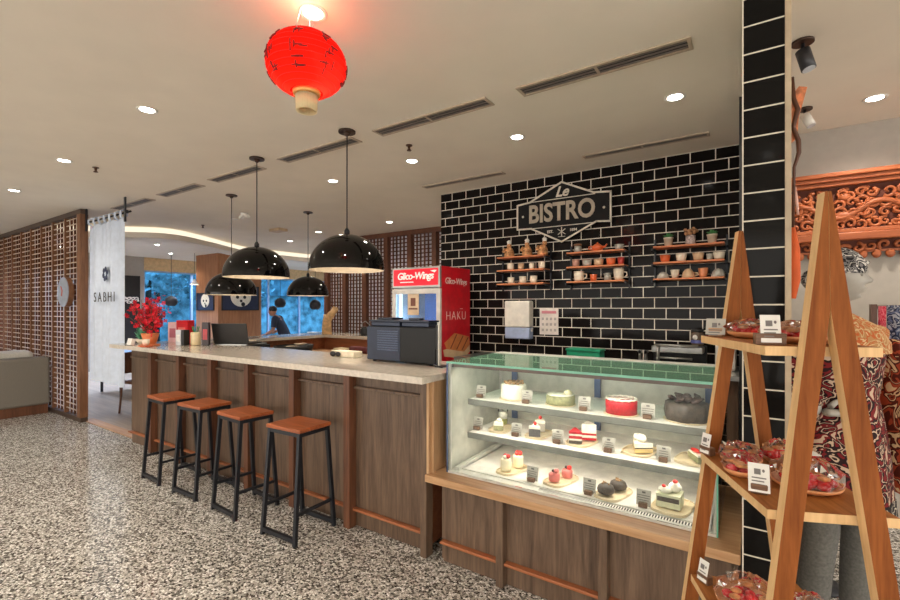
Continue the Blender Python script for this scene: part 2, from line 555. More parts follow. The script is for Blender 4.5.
M_beige = mat('beige_ceramic', (206, 172, 136), 0.35)
M_fabric = mat('sofa_linen', (122, 116, 106), 0.9, var=0.06, scale=120, bump=0.15)
M_cush = mat('pale_cushion', (206, 202, 192), 0.9, var=0.05, scale=120)
M_curt = mat('white_curtain_cloth', (198, 207, 222), 0.85, var=0.03)
M_navy = mat('navy_print', (44, 52, 78), 0.7)
M_redpet = mat('red_petal', (206, 16, 40), 0.55, var=0.2, scale=30)
M_bark = mat('brown_twig', (92, 62, 48), 0.8)

# ================================================================== THE SETTING
CZ = 2.8
mb = MB(); mb.box(-13.4, 7, -6, 2.36, -0.12, 0); ST('floor', mb, M_terr)
mb = MB(); mb.box(-6.2, 7, 2.36, 12.6, -0.12, 0); ST('floor_service', mb, M_terr)
mb = MB(); mb.box(-13.4, -6.2, 2.36, 12.6, -0.12, 0); ST('floor_restaurant', mb, M_far)
mb = MB(); mb.box(-7.45, -5.9, 2.30, 2.42, 0.0005, 0.012, 0.003); ST('trim_1', mb, M_light)
mb = MB(); mb.box(-13.4, 7, 2.0, 12.6, CZ, CZ + 0.2); ST('ceiling', mb, M_ceil)
mb = MB(); mb.box(-13.4, 7, -6, 2.0, CZ - 0.003, CZ + 0.2); ST('ceiling_front', mb, M_ceil)
mb = MB(); mb.box(-3.0, -0.04, 4.28, 4.42, 0, CZ); ST('wall_tiled', mb, M_tile)
mb = MB(); mb.box(-3.0, -2.9, 4.42, 6.2, 0, CZ); ST('wall_return', mb, M_wallp)
mb = MB(); mb.box(-0.04, 7, 4.28, 4.42, 0, CZ); ST('wall_shop', mb, M_wallp)
mb = MB(); mb.box(-0.04, 0.02, 2.5, 4.28, 0, CZ); ST('wall_partition', mb, M_wallp)
mb = MB(); mb.box(-0.085, -0.04, 3.32, 3.40, 0, CZ); ST('trim_2', mb, M_black)
mb = MB(); mb.box(-0.045, 0.092, 2.15, 2.5, 0, CZ + 0.0); ST('pillar', mb, M_tilep)
mb = MB(); mb.box(0.0925, 0.112, 2.145, 2.5, 0, CZ); ST('trim_3', mb, mat('beige_corner_trim', (176, 158, 132), 0.5))
mb = MB(); mb.box(-2.9, 7, 12.5, 12.6, 0, CZ); mb.box(-13.4, -2.9, 12.5, 12.6, 0, CZ); ST('wall_far', mb, M_wallp)

# the window side of the restaurant
XW = -13.0
mb = MB(); mb.box(XW - 0.2, XW, 5.3, 12.5, 2.47, CZ); ST('wall_above_windows', mb, mat('tan_bulkhead_paint', (216, 186, 142), 0.8))
mb = MB(); mb.box(XW - 0.2, XW, 5.3, 12.5, 0, 0.35); ST('wall_below_windows', mb, M_wallp)
mb = MB(); mb.box(XW - 0.2, XW, -6, 5.3, 0, CZ); ST('wall_left', mb, M_wallp)
for i in range(6):
    y0 = 5.3 + i * 1.2; y1 = y0 + 1.2
    mb = MB(); mb.box(XW - 0.08, XW - 0.02, y0, y0 + 0.03, 0.35, 2.47); mb.box(XW - 0.08, XW - 0.02, y1 - 0.03, y1, 0.35, 2.47)
    mb.box(XW - 0.08, XW - 0.02, y0, y1, 2.43, 2.47); mb.box(XW - 0.08, XW - 0.02, y0, y1, 0.35, 0.39)
    w = ST('window_%d' % (i + 1), mb, mat('blue_grey_window_frame', (150, 178, 210), 0.5))
    mb = MB(); mb.box(XW - 0.055, XW - 0.045, y0 + 0.03, y1 - 0.03, 0.39, 2.43)
    g = ST('window_pane', mb, M_glassb, w)

# wavy dropped cove of the restaurant ceiling
def catmull(pts, n=8):
    out = []
    for i in range(len(pts) - 1):
        p0 = pts[max(i - 1, 0)]; p1 = pts[i]; p2 = pts[i + 1]; p3 = pts[min(i + 2, len(pts) - 1)]
        for k in range(n):
            t = k / n
            out.append(tuple(0.5 * (2 * b + (c - a) * t + (2 * a - 5 * b + 4 * c - d) * t * t + (3 * b - a - 3 * c + d) * t ** 3) for a, b, c, d in zip(p0, p1, p2, p3)))
    out.append(pts[-1]); return out
cv = catmull([(-9.2, 2.42), (-8.27, 3.14), (-7.92, 3.62), (-8.22, 4.33), (-8.62, 4.98), (-8.95, 5.55), (-9.0, 6.1), (-8.95, 7.2), (-8.6, 9.0), (-8.4, 12.4)])
def ribbon(cv, o0, o1, z0, z1):
    m = MB(); rings = []
    for i, p in enumerate(cv):
        a = cv[max(i - 1, 0)]; b = cv[min(i + 1, len(cv) - 1)]
        t = Vector((b[0] - a[0], b[1] - a[1])).normalized(); nx, ny = t.y, -t.x
        q = lambda o, z: Vector((p[0] + nx * o, p[1] + ny * o, z))
        rings.append([q(o0, z0), q(o1, z0), q(o1, z1), q(o0, z1)])
    m.loft(rings, True, False); return m
cove = ST('ceiling_cove', ribbon(cv, -0.30, 0.05, 2.615, 2.70), M_ceil)
ST('cove_back', ribbon(cv, -0.30, -0.04, 2.7005, 2.799), mat('cove_back_paint', (232, 216, 190), 0.8), cove)
ST('cove_light_strip', ribbon(cv, -0.035, -0.02, 2.702, 2.793), M_cove, cove)

# ------------------------------------------------------------------ outside the windows
mb = MB(); mb.box(-40, -13.4, -20, 40, -0.4, -0.2); ST('ground_outside', mb, mat('outside_paving', (150, 148, 140), 0.9))
def tree(x, y, h, r, lab):
    t = T('street_tree', lab, 'tree', (x, y, -0.2))
    m = MB(); m.tube([(x, y, -0.2), (x + 0.1, y, h * 0.3), (x, y + 0.1, h * 0.62)], [0.16, 0.12, 0.07], 8); P('trunk', m, M_bark, t)
    m = MB()
    for _ in range(520):
        d = Vector((random.gauss(0, 1), random.gauss(0, 1), random.gauss(0, 1))).normalized() * r * random.random() ** 0.4
        c = Vector((x, y, h * 0.66)) + Vector((d.x, d.y, d.z * 0.8)); a = Vector((random.gauss(0, 1), random.gauss(0, 1), random.gauss(0, 1))).normalized(); b = a.orthogonal().normalized()
        L = random.uniform(0.12, 0.26)
        m.add([c - a * L, c + b * L * 0.5, c + a * L, c - b * L * 0.5], [(0, 1, 2, 3)])
    P('foliage', m, mat('pale_outdoor_leaf', (186, 198, 188), 0.7, var=0.4, scale=3), t)
t = T('street_building', 'pale street building far outside the restaurant windows', 'building', (-24.5, 12, -0.2))
m = MB(); m.box(-26, -23, -4, 34, 2.2, 4.4); P('upper_wall', m, mat('outdoor_grey_wall', (118, 126, 132), 0.9, var=0.55, scale=1.6), t)
m = MB(); m.box(-25.6, -23.4, -4, 34, -0.2, 2.199); P('shopfront', m, mat('street_light_pale_wall', (214, 216, 216), 0.9, var=0.4, scale=2.5), t)  # pale colour stands in for the brighter light at street level
tree(-17.5, 7.2, 4.0, 1.7, 'bushy green street tree outside the window behind the red blossoms')
tree(-18.5, 11.2, 3.6, 1.5, 'leafy street tree outside the window between the walking person and the lattice')
tree(-21, 9.0, 5.0, 1.9, 'taller street tree set back farthest from the restaurant windows')

# ================================================================== LATTICE SCREENS
t = T('lattice_screen', 'long floor-to-ceiling brown wooden lattice screen behind the grey sofa', 'screen', (-10.1, 2.3, 0))
LX0, LX1, LY = -12.95, -7.32, 2.27
m = MB(); m.box(LX0, LX1, LY - 0.03, LY + 0.05, 2.735, 2.797); m.box(LX0, LX1, LY - 0.03, LY + 0.05, 0.003, 0.06); P('frame_rail', m, mat('dark_rail', (72, 56, 46), 0.5), t)
m = MB(); m.box(LX1 - 0.12, LX1, LY - 0.035, LY + 0.055, 0.06, 2.735, 0.004); P('end_post', m, M_lat, t)
nb = 11; bay = (LX1 - 0.12 - LX0) / nb
m = MB()
for i in range(nb):
    x = LX0 + i * bay; m.box(x - 0.022, x + 0.022, LY - 0.02, LY + 0.03, 0.06, 2.735)
P('stile', m, M_lat, t, kind='stuff')
m = MB()
for i in range(nb):
    for k in (1, 2, 3):
        x = LX0 + i * bay + bay * k / 4; m.box(x - 0.008, x + 0.008, LY + 0.012, LY + 0.035, 0.06, 2.735)
P('lattice_slats', m, M_latd, t)
m = MB(); z = 0.13
while z < 2.72:
    m.box(LX0, LX1 - 0.12, LY - 0.006, LY + 0.006, z - 0.0065, z + 0.0065); z += 0.0735
P('lattice_bars', m, mat('pale_lattice_bar', (182, 160, 138), 0.5), t)

t = T('round_sign', 'round pale grey disc mounted on the left lattice screen', 'sign', (-7.74, LY - 0.05, 1.52))
def disc(m, c, r0, d, n=36):
    m.prism([(c[0] + r0 * math.cos(2 * PI * k / n), c[2] + r0 * math.sin(2 * PI * k / n)) for k in range(n)], 'xz', c[1], c[1] + d)
m = MB(); disc(m, (-7.74, LY - 0.085, 1.715), 0.20, 0.055); P('rim', m, M_lat, t)
m = MB(); disc(m, (-7.74, LY - 0.095, 1.715), 0.198, 0.009); P('face', m, mat('disc_grey', (150, 158, 172), 0.5), t)
m = MB(); m.tube([(-7.80, LY - 0.098, 1.79), (-7.75, LY - 0.098, 1.73), (-7.77, LY - 0.098, 1.66)], 0.008, 6); P('emblem', m, mat('disc_red_mark', (190, 104, 90), 0.5), t)

# back lattice
M_paper, nt, out = base_mat('white_screen_paper')
d = N(nt, 'ShaderNodeBsdfDiffuse'); d.inputs[0].default_value = lin((232, 232, 236)); tr = N(nt, 'ShaderNodeBsdfTranslucent'); tr.inputs[0].default_value = lin((240, 240, 244)); mx = N(nt, 'ShaderNodeMixShader')
nt.links.new(d.outputs[0], mx.inputs[1]); nt.links.new(tr.outputs[0], mx.inputs[2]); nt.links.new(mx.outputs[0], out.inputs[0])
BY = 5.95
t = T('lattice_partition', 'dark brown lattice partition with lit white panels behind the red-topped fridge', 'screen', (-4.8, BY, 0))
BX0, BX1 = -6.86, -3.03
m = MB(); m.box(BX0, BX1, BY - 0.05, BY + 0.06, 2.72, 2.797); m.box(BX0, BX1, BY - 0.05, BY + 0.06, 0.003, 0.1); P('frame_rail', m, M_latd, t)
pp = [-6.82, -6.33, -5.82, -5.30, -4.78, -4.27, -3.74, -3.20]
for x in pp:
    m = MB(); m.box(x - 0.046, x + 0.046, BY - 0.06, BY + 0.05, 0.1, 2.72, 0.004); P('post', m, M_latd, t)
m = MB()
for a, b in zip(pp[:-1], pp[1:]):
    for k in (0.27, 0.42, 0.58, 0.73):
        x = a + (b - a) * k; w = 0.018
        m.box(x - w / 2, x + w / 2, BY - 0.03, BY - 0.005, 0.1, 2.72)
P('lattice_slats', m, M_latd, t)
m = MB(); z = 0.16
while z < 2.7:
    m.box(BX0, BX1, BY - 0.002, BY + 0.014, z - 0.009, z + 0.009); z += 0.066
P('lattice_bars', m, M_latd, t)
m = MB()
for a, b in zip(pp[:-1], pp[1:]):
    m.box(a + 0.04, b - 0.04, BY + 0.03, BY + 0.036, 0.1, 2.72)
P('paper_panel', m, M_paper, t)

# ================================================================== CURTAIN
t = T('hanging_curtain', 'tall white tab-top fabric banner with dark lettering hanging beside the lattice end', 'curtain', (-6.75, 2.32, 0.57))
CXL, CXR, CY_, CZT, CZB = -7.28, -6.20, 2.33, 2.57, 0.56
def cy(x): return CY_ + 0.018 * math.sin((x - CXL) * 17) + 0.01 * math.sin((x - CXL) * 41)
n = 60; vs = []; fs = []
for i in range(n + 1):
    x = CXL + (CXR - CXL) * i / n
    for k in range(13):
        z = CZB + (CZT - CZB) * k / 12; sw = 1.0 + 0.6 * (1 - k / 12)
        vs.append((x, CY_ + (cy(x) - CY_) * sw, z))
for i in range(n):
    for k in range(12): fs.append((i * 13 + k, (i + 1) * 13 + k, (i + 1) * 13 + k + 1, i * 13 + k + 1))
m = MB(); m.add(vs, fs, True); P('cloth', m, M_curt, t)
for i in range(7):
    x = CXL + 0.05 + i * (CXR - CXL - 0.1) / 6
    m = MB(); m.tube([(x, cy(x), CZT - 0.01), (x, CY_ - 0.033, CZT + 0.03), (x, CY_ - 0.032, CZT + 0.08), (x, CY_, CZT + 0.098), (x, CY_ + 0.032, CZT + 0.08), (x, CY_ + 0.033, CZT + 0.03), (x, cy(x) + 0.012, CZT)], 0.007, 6)
    m.v = [Vector((x + (v.x - x) * 4.0, v.y, v.z)) for v in m.v]; P('tab', m, M_curt, t)
for q, ch_ in enumerate('SABHI'):
    m = MB(); m.merge(text_mb(ch_, 0.175, 0.004, offset=-0.001), Matrix.Translation((-6.96 + 0.15 * q - (0.02 if q == 4 else 0), CY_ - 0.05, 1.63))); P('letter', m, M_ink, t)
m = MB()
for k in range(6):
    a = k * PI / 3 + 0.3
    m.ball((-6.66 + 0.055 * math.cos(a), CY_ - 0.045, 1.92 + 0.06 * math.sin(a)), (0.034, 0.006, 0.034), 8, 5)
P('flower_emblem', m, M_navy, t)
t = T('curtain_rail', 'dark metal curtain rail on two ceiling hangers above the white banner', 'rail', (-6.75, 2.33, 2.4))
m = MB(); m.tube([(-7.312, CY_, CZT + 0.06), (-6.06, CY_, CZT + 0.06)], 0.012, 8); P('rod', m, M_iron, t)
for x in (-7.298, -6.12):
    m = MB(); m.box(x - 0.02, x + 0.02, CY_ - 0.04, CY_ - 0.027, CZT - 0.06, 2.798); m.box(x - 0.012, x + 0.012, CY_ - 0.03, CY_ - 0.004, CZT + 0.04, CZT + 0.08); P('hanger', m, M_iron, t)

# ================================================================== SOFA
t = T('sofa', 'grey linen sofa on a brown wooden plinth against the lattice screen', 'sofa', (-8.95, 1.3, 0))
m = MB(); m.box(-9.45, -8.42, 0.2, 2.20, 0.003, 0.13); P('plinth', m, M_post, t)
m = MB(); m.box(-9.45, -8.672, 0.2, 2.2, 0.131, 0.42, 0.03); P('seat', m, M_fabric, t)
m = MB(); m.box(-8.66, -8.40, 0.2, 2.22, 0.131, 0.80, 0.03); P('back', m, M_fabric, t)
for i, y in enumerate((0.55, 1.2, 1.84)):
    m = MB(); m.box(-9.02, -8.75, y - 0.29, y + 0.29, 0.445, 0.88, 0.06, Matrix.Rotation(R(4), 3, 'Y'))
    S('cushion', ['pale square cushion at the end of the sofa back far from the lattice', 'pale square cushion in the middle of the sofa back', 'pale square cushion on the sofa end nearest the lattice'][i], 'cushion', m, M_cush, group='pale cushions along the sofa back')

# ================================================================== BAR
t = T('bar_counter', 'long panelled wooden bar base with brown posts under the cream worktop', 'bar', (-3.6, 2.3, 0))
BXL, BXR = -5.80, -1.625
posts = [-5.21, -4.63, -4.055, -3.49, -2.90, -2.31]
edges = [BXL] + posts + [BXR - 0.05]
m = MB(); m.box(BXL, BXR - 0.06, 2.262, 2.66, 0.02, 1.058); m.box(BXL, -5.42, 2.66, 5.04, 0.02, 1.058); m.box(-5.42, -3.35, 4.66, 5.04, 0.02, 1.058)
P('body', m, M_red_w, t)
for a, b in zip(edges[:-1], edges[1:]):
    m = MB(); m.box(a + 0.001, b - 0.001, 2.240, 2.2615, 0.135, 1.058); P('panel', m, M_panel, t)
    m = MB(); m.box(a + 0.031, b - 0.031, 2.212, 2.2395, 0.950, 0.968, 0.003); P('rail', m, M_panel, t)
    m = MB(); m.box(a + 0.001, b - 0.001, 2.205, 2.2395, 0.118, 0.134, 0.003); P('ledge', m, M_ledge, t)
    m = MB(); m.box(a + 0.001, b - 0.001, 2.245, 2.2615, 0.003, 0.117); P('kickboard', m, M_panel, t)
for x in posts:
    m = MB(); m.box(x - 0.029, x + 0.029, 2.172, 2.2395, 0.003, 1.058, 0.003); P('post', m, M_post, t)
m = MB(); m.box(BXR - 0.052, BXR - 0.006, 2.172, 2.24, 0.003, 1.058, 0.003); P('post', m, M_panel, t)
m = MB(); m.box(BXR - 0.005, BXR + 0.012, 2.174, 2.79, 0.513, 1.058); P('end_panel', m, M_lightz, t)
m = MB(); m.box(BXR + 0.0125, BXR + 0.03, 2.2, 2.222, 0.513, 1.058); P('end_strip', m, M_lightz, t)

m = MB()
outl = [(-5.92, 2.07), (-1.585, 2.07), (-1.585, 2.80), (-5.35, 2.80), (-5.35, 4.60), (-3.30, 4.60), (-3.30, 5.10), (-5.92, 5.10)]
m.prism(outl, 'xy', 1.062, 1.102)
S('bar_worktop', 'cream stone worktop running along and around the bar', 'worktop', m, M_stone, (-3.6, 2.4, 1.062))
t = T('work_bench', 'low inner work shelf of reddish wood behind the bar', 'shelf', (-4.9, 4.2, 0))
m = MB(); m.box(-5.395, -4.9, 2.85, 4.60, 0.86, 0.89); m.box(-4.8995, -3.35, 4.20, 4.60, 0.86, 0.89); P('top', m, M_light, t)
for x, y in ((-4.95, 2.9), (-4.95, 4.2), (-3.4, 4.25)):
    m = MB(); m.box(x - 0.03, x + 0.03, y - 0.03, y + 0.03, 0.003, 0.859); P('leg', m, M_post, t)

# ================================================================== STOOLS
def make_stool():
    t = T('bar_stool', '', 'stool', (0, 0, 0), 0, 'bar stools along the counter')
    H, sw, sd, fw, fd = 0.70, 0.145, 0.115, 0.160, 0.165
    m = MB(); m.box(-0.166, 0.166, -0.135, 0.135, H, H + 0.026, 0.006); P('seat', m, M_stoolw, t, False)
    m = MB()
    for a, b in (((-sw, -sd), (sw, -sd)), ((sw, -sd), (sw, sd)), ((sw, sd), (-sw, sd)), ((-sw, sd), (-sw, -sd))):
        m.bar((a[0], a[1], H - 0.014), (b[0], b[1], H - 0.014), 0.022, 0.025)
    P('seat_frame', m, M_iron, t, False)
    c = {}
    for sx in (-1, 1):
        for sy in (-1, 1):
            m = MB(); m.bar((sx * fw, sy * fd, 0.002), (sx * sw, sy * sd, H - 0.003), 0.024, 0.024); P('leg', m, M_iron, t, False)
    k = 0.05 / H; q = lambda f: (fw + (sw - fw) * f / H, fd + (sd - fd) * f / H)
    for sy in (-1, 1):
        a, b = q(0.035); m = MB(); m.bar((-a, sy * b, 0.035), (a, sy * b, 0.035), 0.022, 0.028); P('foot_bar', m, M_iron, t, False)
    for sx in (-1, 1):
        a, b = q(0.19); m = MB(); m.bar((sx * a, -b, 0.19), (sx * a, b, 0.19), 0.018, 0.018); P('stretcher', m, M_iron, t, False)
    return t
st0 = make_stool()
for i, (x, y, rz, lab) in enumerate([
    (-2.565, 1.985, 2, 'wooden-topped black iron bar stool closest to the glass cake display'),
    (-3.19, 1.985, -3, 'wooden-topped black iron bar stool, second from the glass cake display'),
    (-3.77, 1.985, 2, 'wooden-topped black iron bar stool, second from the white hanging banner'),
    (-4.33, 1.985, -2, 'wooden-topped black iron bar stool farthest along the bar, nearest the white hanging banner')]):
    s = st0 if i == 0 else copy_tree(st0)
    s.location = (x, y, 0); s.rotation_euler.z = R(rz); s['label'] = lab

# ================================================================== PENDANTS
def make_pendant():
    t = T('pendant_lamp', '', 'lamp', (0, 0, 0), 0, 'black dome pendant lamps over the bar')
    r = 0.272; prof = []
    for i in range(15):
        a = PI / 2 * i / 14; prof.append((r * math.cos(a) if i < 14 else 0.012, 0.02 + 0.245 * math.sin(a)))
    m = MB(); m.lathe([(r + 0.001, 0)] + prof, n=48, caps=False); P('shade', m, M_blackg, t, False, 'glossy black dome outside')
    m = MB(); m.lathe([(r - 0.003, 0.0)] + [(max(q[0] - 0.005, 0.01), q[1] - 0.005) for q in prof], n=48, caps=False); P('shade_lining', m, M_cream_in, t, False, 'cream inside of the dome')
    m = MB(); m.lathe([(0.02, 0.262), (0.02, 0.29), (0.008, 0.31)], n=12); P('cap', m, M_black, t, False)
    m = MB(); m.lathe([(0.018, 0.19), (0.018, 0.255)], n=10); m.ball((0, 0, 0.15), (0.035, 0.035, 0.045), 12, 8); P('bulb', m, emit('pendant_bulb', (255, 220, 170), 2.0), t, False)
    return t
pd0 = make_pendant()
pds = [pd0] + [copy_tree(pd0) for _ in range(3)]
for i, (x, y, z, lab) in enumerate([
    (-2.49, 2.35, 1.775, 'black dome pendant lamp above the counter nearest the black oven'),
    (-3.59, 2.34, 1.765, 'black dome pendant lamp hanging over the middle of the bar front'),
    (-5.00, 2.94, 1.65, 'black dome pendant lamp in front of the wood column, partly behind the nearer dome'),
    (-5.03, 4.04, 1.665, 'smallest-looking black dome pendant lamp hanging against the blue window')]):
    s = pds[i]
    s.location = (x, y, z); s['label'] = lab
    m = MB(); m.tube([(0, 0, 0.30), (0, 0, 2.778 - z)], 0.0045, 6); P('cord', m, M_black, s, False)
    m = MB(); m.lathe([(0.062, 2.785 - z), (0.062, 2.798 - z), (0.01, 2.7985 - z)], n=20); m.lathe([(0.012, 2.762 - z), (0.03, 2.785 - z)], n=14); P('canopy', m, mat('bronze_canopy', (70, 52, 42), 0.4, 0.4), s, False)
    lamp('pendant_light', 'POINT', (x, y, z + 0.09), 0.8, (255, 232, 204), 0.04, parent=s)

# ================================================================== CEILING FITTINGS
def make_down():
    t = T('ceiling_downlight', '', 'light', (0, 0, 0), 0, 'recessed ceiling downlights')
    m = MB(); m.lathe([(0.041, -0.001), (0.052, -0.006), (0.060, -0.006), (0.062, -0.001)], n=24); P('ring', m, M_white, t, False)
    m = MB(); m.lathe([(0.042, -0.0035), (0.042, -0.0012)], n=24); P('lens', m, M_down, t, False)
    lamp('downlight_beam', 'SPOT', (0, 0, -0.02), DOWN, (255, 244, 228), 0.05, 140, 1.0, parent=t)
    return t
dn0 = make_down()
# seen in the photograph, then the rest of the same ceiling grid behind the camera
downs = [(-1.614, 1.323, 2.796, 'ceiling downlight directly above the red lantern', 1), (-3.30, 1.363, 2.796, 'ceiling downlight nearest the red lantern on its row towards the lattice', 1),
         (-5.043, 1.426, 2.796, 'ceiling downlight midway along the row towards the lattice screen', 1), (-6.783, 1.482, 2.796, 'ceiling downlight above the sofa side of the lattice screen', 1),
         (-0.413, 3.10, 2.8, 'ceiling downlight over the cake display nearest the tiled pillar', 1), (-1.507, 3.155, 2.8, 'ceiling downlight in front of the bistro sign', 1),
         (-2.523, 3.152, 2.8, 'ceiling downlight above the red fridge beside a sprinkler', 1), (-3.592, 3.198, 2.8, 'ceiling downlight above the bar near the tallest-looking pendant cord', 1),
         (0.613, 3.805, 2.8, 'ceiling downlight over the carved wooden panel', 1), (-7.5, 5.596, 2.8, 'small ceiling downlight just before the glowing cove', 1),
         (-11.6, 5.3, 2.8, 'small ceiling downlight beyond the glowing cove', 1)]
for i, (x, y, z, lab, on) in enumerate(downs):
    s = dn0 if i == 0 else copy_tree(dn0)
    s.location = (x, y, z); s['label'] = lab
cool_fill = copy_tree(dn0)
for ch in [c for c in bpy.data.objects if c.parent == cool_fill and c.type == 'LIGHT']:
    ch.data = ch.data.copy(); ch.data.color = lin((196, 216, 255))[:3]; ch.data.energy = DOWN * 6.5  # stronger bluish beam, added in place of blue window daylight
far_fill_spots = [(-10.2, 4.4), (-4.0, 6.7), (-5.2, 6.7), (-6.4, 6.7), (-4.6, 5.2), (-3.4, 5.2), (-6.2, 5.2), (-7.0, 7.6), (-7.0, 9.6), (-9.6, 8.8), (-11.6, 8.2), (-11.6, 10.2), (-10.4, 3.2), (-12.2, 3.4), (-12.3, 6.6), (-9.6, 10.8)]  # extra downlights added as fill for the restaurant and back bar
for i, (x, y) in enumerate(far_fill_spots):
    s = cool_fill if i == 0 else copy_tree(cool_fill if x < -9 else dn0); s.location = (x, y, 2.8); s['label'] = 'added fill downlight in the restaurant ceiling beyond the bar'; s['group'] = 'added restaurant fill downlights'
for x in (-6.8, -5.04, -3.3, -1.6, 0.1, 1.8, 3.5):
    for y in (-0.4, -2.2):
        s = copy_tree(dn0)
        s.location = (x, y, 2.796); s['label'] = 'recessed ceiling downlight in the rows behind the counter customers'; s['group'] = 'ceiling downlights outside the photograph'
for x, y in ((1.9, 1.4), (1.9, 3.2), (3.6, 3.2)):
    lamp('downlight_beam', 'SPOT', (x, y, 2.78), DOWN, (255, 244, 228), 0.05, 140, 1.0)

def vent(x0, x1, y0, y1, lab, grp='slot air vents'):
    t = T('ceiling_vent', lab, 'vent', ((x0 + x1) / 2, (y0 + y1) / 2, CZ), 0, grp)
    z = CZ - 0.001
    m = MB(); fw = 0.018
    for a in ((x0, x1, y0, y0 + fw), (x0, x1, y1 - fw, y1), (x0, x0 + fw, y0 + fw, y1 - fw), (x1 - fw, x1, y0 + fw, y1 - fw)): m.box(*a, z - 0.008, z)
    xm = (x0 + x1) / 2; m.box(xm - 0.008, xm + 0.008, y0 + fw, y1 - fw, z - 0.007, z)
    P('frame', m, mat('vent_frame', (184, 168, 148), 0.5), t)
    m = MB(); m.box(x0 + fw, x1 - fw, y0 + fw, y1 - fw, z - 0.002, z - 0.0005); P('backing', m, M_black, t)
    m = MB()
    nn = 3
    for k in range(nn):
        y = y0 + fw + (y1 - y0 - 2 * fw) * (k + 0.5) / nn
        m.box(x0 + fw, x1 - fw, y - 0.006, y + 0.006, z - 0.0065, z - 0.0025)
    P('slats', m, mat('vent_slat', (116, 108, 102), 0.5), t)
for a, b, lab in [(-1.175, -0.258, 'slot air vent on the ceiling nearest the tiled pillar, in the longer row'), (-2.33, -1.381, 'slot air vent just past the red lantern, in the longer row'),
                  (-3.454, -2.546, 'slot air vent crossed by the nearest pendant cord'), (-4.594, -3.778, 'slot air vent beside the second pendant cord'),
                  (-5.691, -4.853, 'slot air vent second from the white banner'), (-6.95, -5.98, 'slot air vent closest to the white banner')]:
    vent(a, b, 2.44, 2.565, lab)
vent(-1.227, -0.285, 3.84, 3.93, 'narrow slot air vent above the bistro sign')
vent(-2.956, -2.004, 3.86, 3.95, 'narrow slot air vent above the left end of the tiled wall')

def sprinkler(x, y, lab):
    m = MB(); z = CZ - 0.001 if y > 2 else CZ - 0.004
    m.lathe([(0.026, z - 0.006), (0.026, z)], (x, y, 0), 14); m.lathe([(0.009, z - 0.03), (0.012, z - 0.006)], (x, y, 0), 10); m.lathe([(0.018, z - 0.045), (0.018, z - 0.040), (0.006, z - 0.03)], (x, y, 0), 12)
    S('ceiling_sprinkler', lab, 'sprinkler', m, mat('bronze_fitting', (92, 62, 46), 0.4, 0.5), (x, y, z), 'ceiling sprinklers')
sprinkler(-5.05, 1.66, 'small bronze ceiling sprinkler above the lattice screen end')
sprinkler(-2.295, 2.83, 'small bronze ceiling sprinkler between two vents near the tiled wall')
sprinkler(-7.19, 3.757, 'small bronze ceiling sprinkler next to the glowing cove')
t = T('ceiling_sensor', 'pale two-winged sensor on the ceiling in front of the cove', 'sensor', (-5.81, 3.6, CZ))
m = MB(); m.lathe([(0.05, CZ - 0.02), (0.05, CZ - 0.001)], (-5.81, 3.6, 0), 16); P('base', m, M_white, t)
for s in (-1, 1):
    m = MB(); m.bar((-5.81, 3.6, CZ - 0.02), (-5.81 + s * 0.09, 3.6, CZ - 0.06), 0.05, 0.03); P('wing', m, M_white, t)
m = MB(); m.box(-6.65, -6.38, 4.55, 4.72, CZ - 0.045, CZ - 0.001, 0.008); S('ceiling_speaker', 'flat pale rectangular box fixed to the ceiling before the cove', 'speaker', m, mat('pale_box', (206, 180, 146), 0.5))
m = MB(); m.lathe([(0.05, CZ - 0.012), (0.05, CZ - 0.001)], (-6.3, 3.75, 0), 16); S('ceiling_detector', 'thin round pale smoke detector on the ceiling', 'detector', m, M_white)

# red lantern
LX, LYY, LZ = -1.587, 1.267, 2.535
t = T('paper_lantern', 'round red paper lantern hanging from the ceiling', 'lantern', (LX, LYY, 2.36))
m_, nt, out = base_mat('red_lantern_paper')
d = N(nt, 'ShaderNodeBsdfDiffuse'); d.inputs[0].default_value = lin((214, 6, 12)); tr = N(nt, 'ShaderNodeBsdfTranslucent'); tr.inputs[0].default_value = lin((255, 40, 30))
mx = N(nt, 'ShaderNodeMixShader'); mx.inputs[0].default_value = 0.6
thru = N(nt, 'ShaderNodeBsdfTransparent'); thru.inputs[0].default_value = (1, 0.45, 0.4, 1); mx2 = N(nt, 'ShaderNodeMixShader'); mx2.inputs[0].default_value = 0.0
nt.links.new(d.outputs[0], mx.inputs[1]); nt.links.new(tr.outputs[0], mx.inputs[2]); nt.links.new(mx.outputs[0], mx2.inputs[1]); nt.links.new(thru.outputs[0], mx2.inputs[2]); nt.links.new(mx2.outputs[0], out.inputs[0])
prof = []
NP = 44
for i in range(NP + 1):
    th = R(22) + (PI - R(44)) * i / NP
    prof.append((0.164 * math.sin(th) ** 0.9 * (1 + (0.012 if i % 2 else -0.006)), -0.128 * math.cos(th)))
m = MB(); m.lathe(prof, (LX, LYY, LZ), 40, False); P('shade', m, m_, t)
m = MB()
for i in range(1, 12):
    th = R(22) + (PI - R(44)) * i / 12; r_ = 0.164 * math.sin(th) ** 0.9 + 0.0012
    m.tube([(LX + r_ * math.cos(2 * PI * k / 40), LYY + r_ * math.sin(2 * PI * k / 40), LZ - 0.128 * math.cos(th)) for k in range(41)], 0.0013, 5, False)
P('wire_rings', m, mat('lantern_rib_red', (150, 10, 14), 0.7), t, kind='stuff')
m = MB()
def lp(az, el, o=0.004): return (LX + (0.164 * math.cos(el) ** 0.9 + o) * math.cos(az), LYY + (0.164 * math.cos(el) ** 0.9 + o) * math.sin(az), LZ + 0.128 * math.sin(el))
rr = random.Random(3)
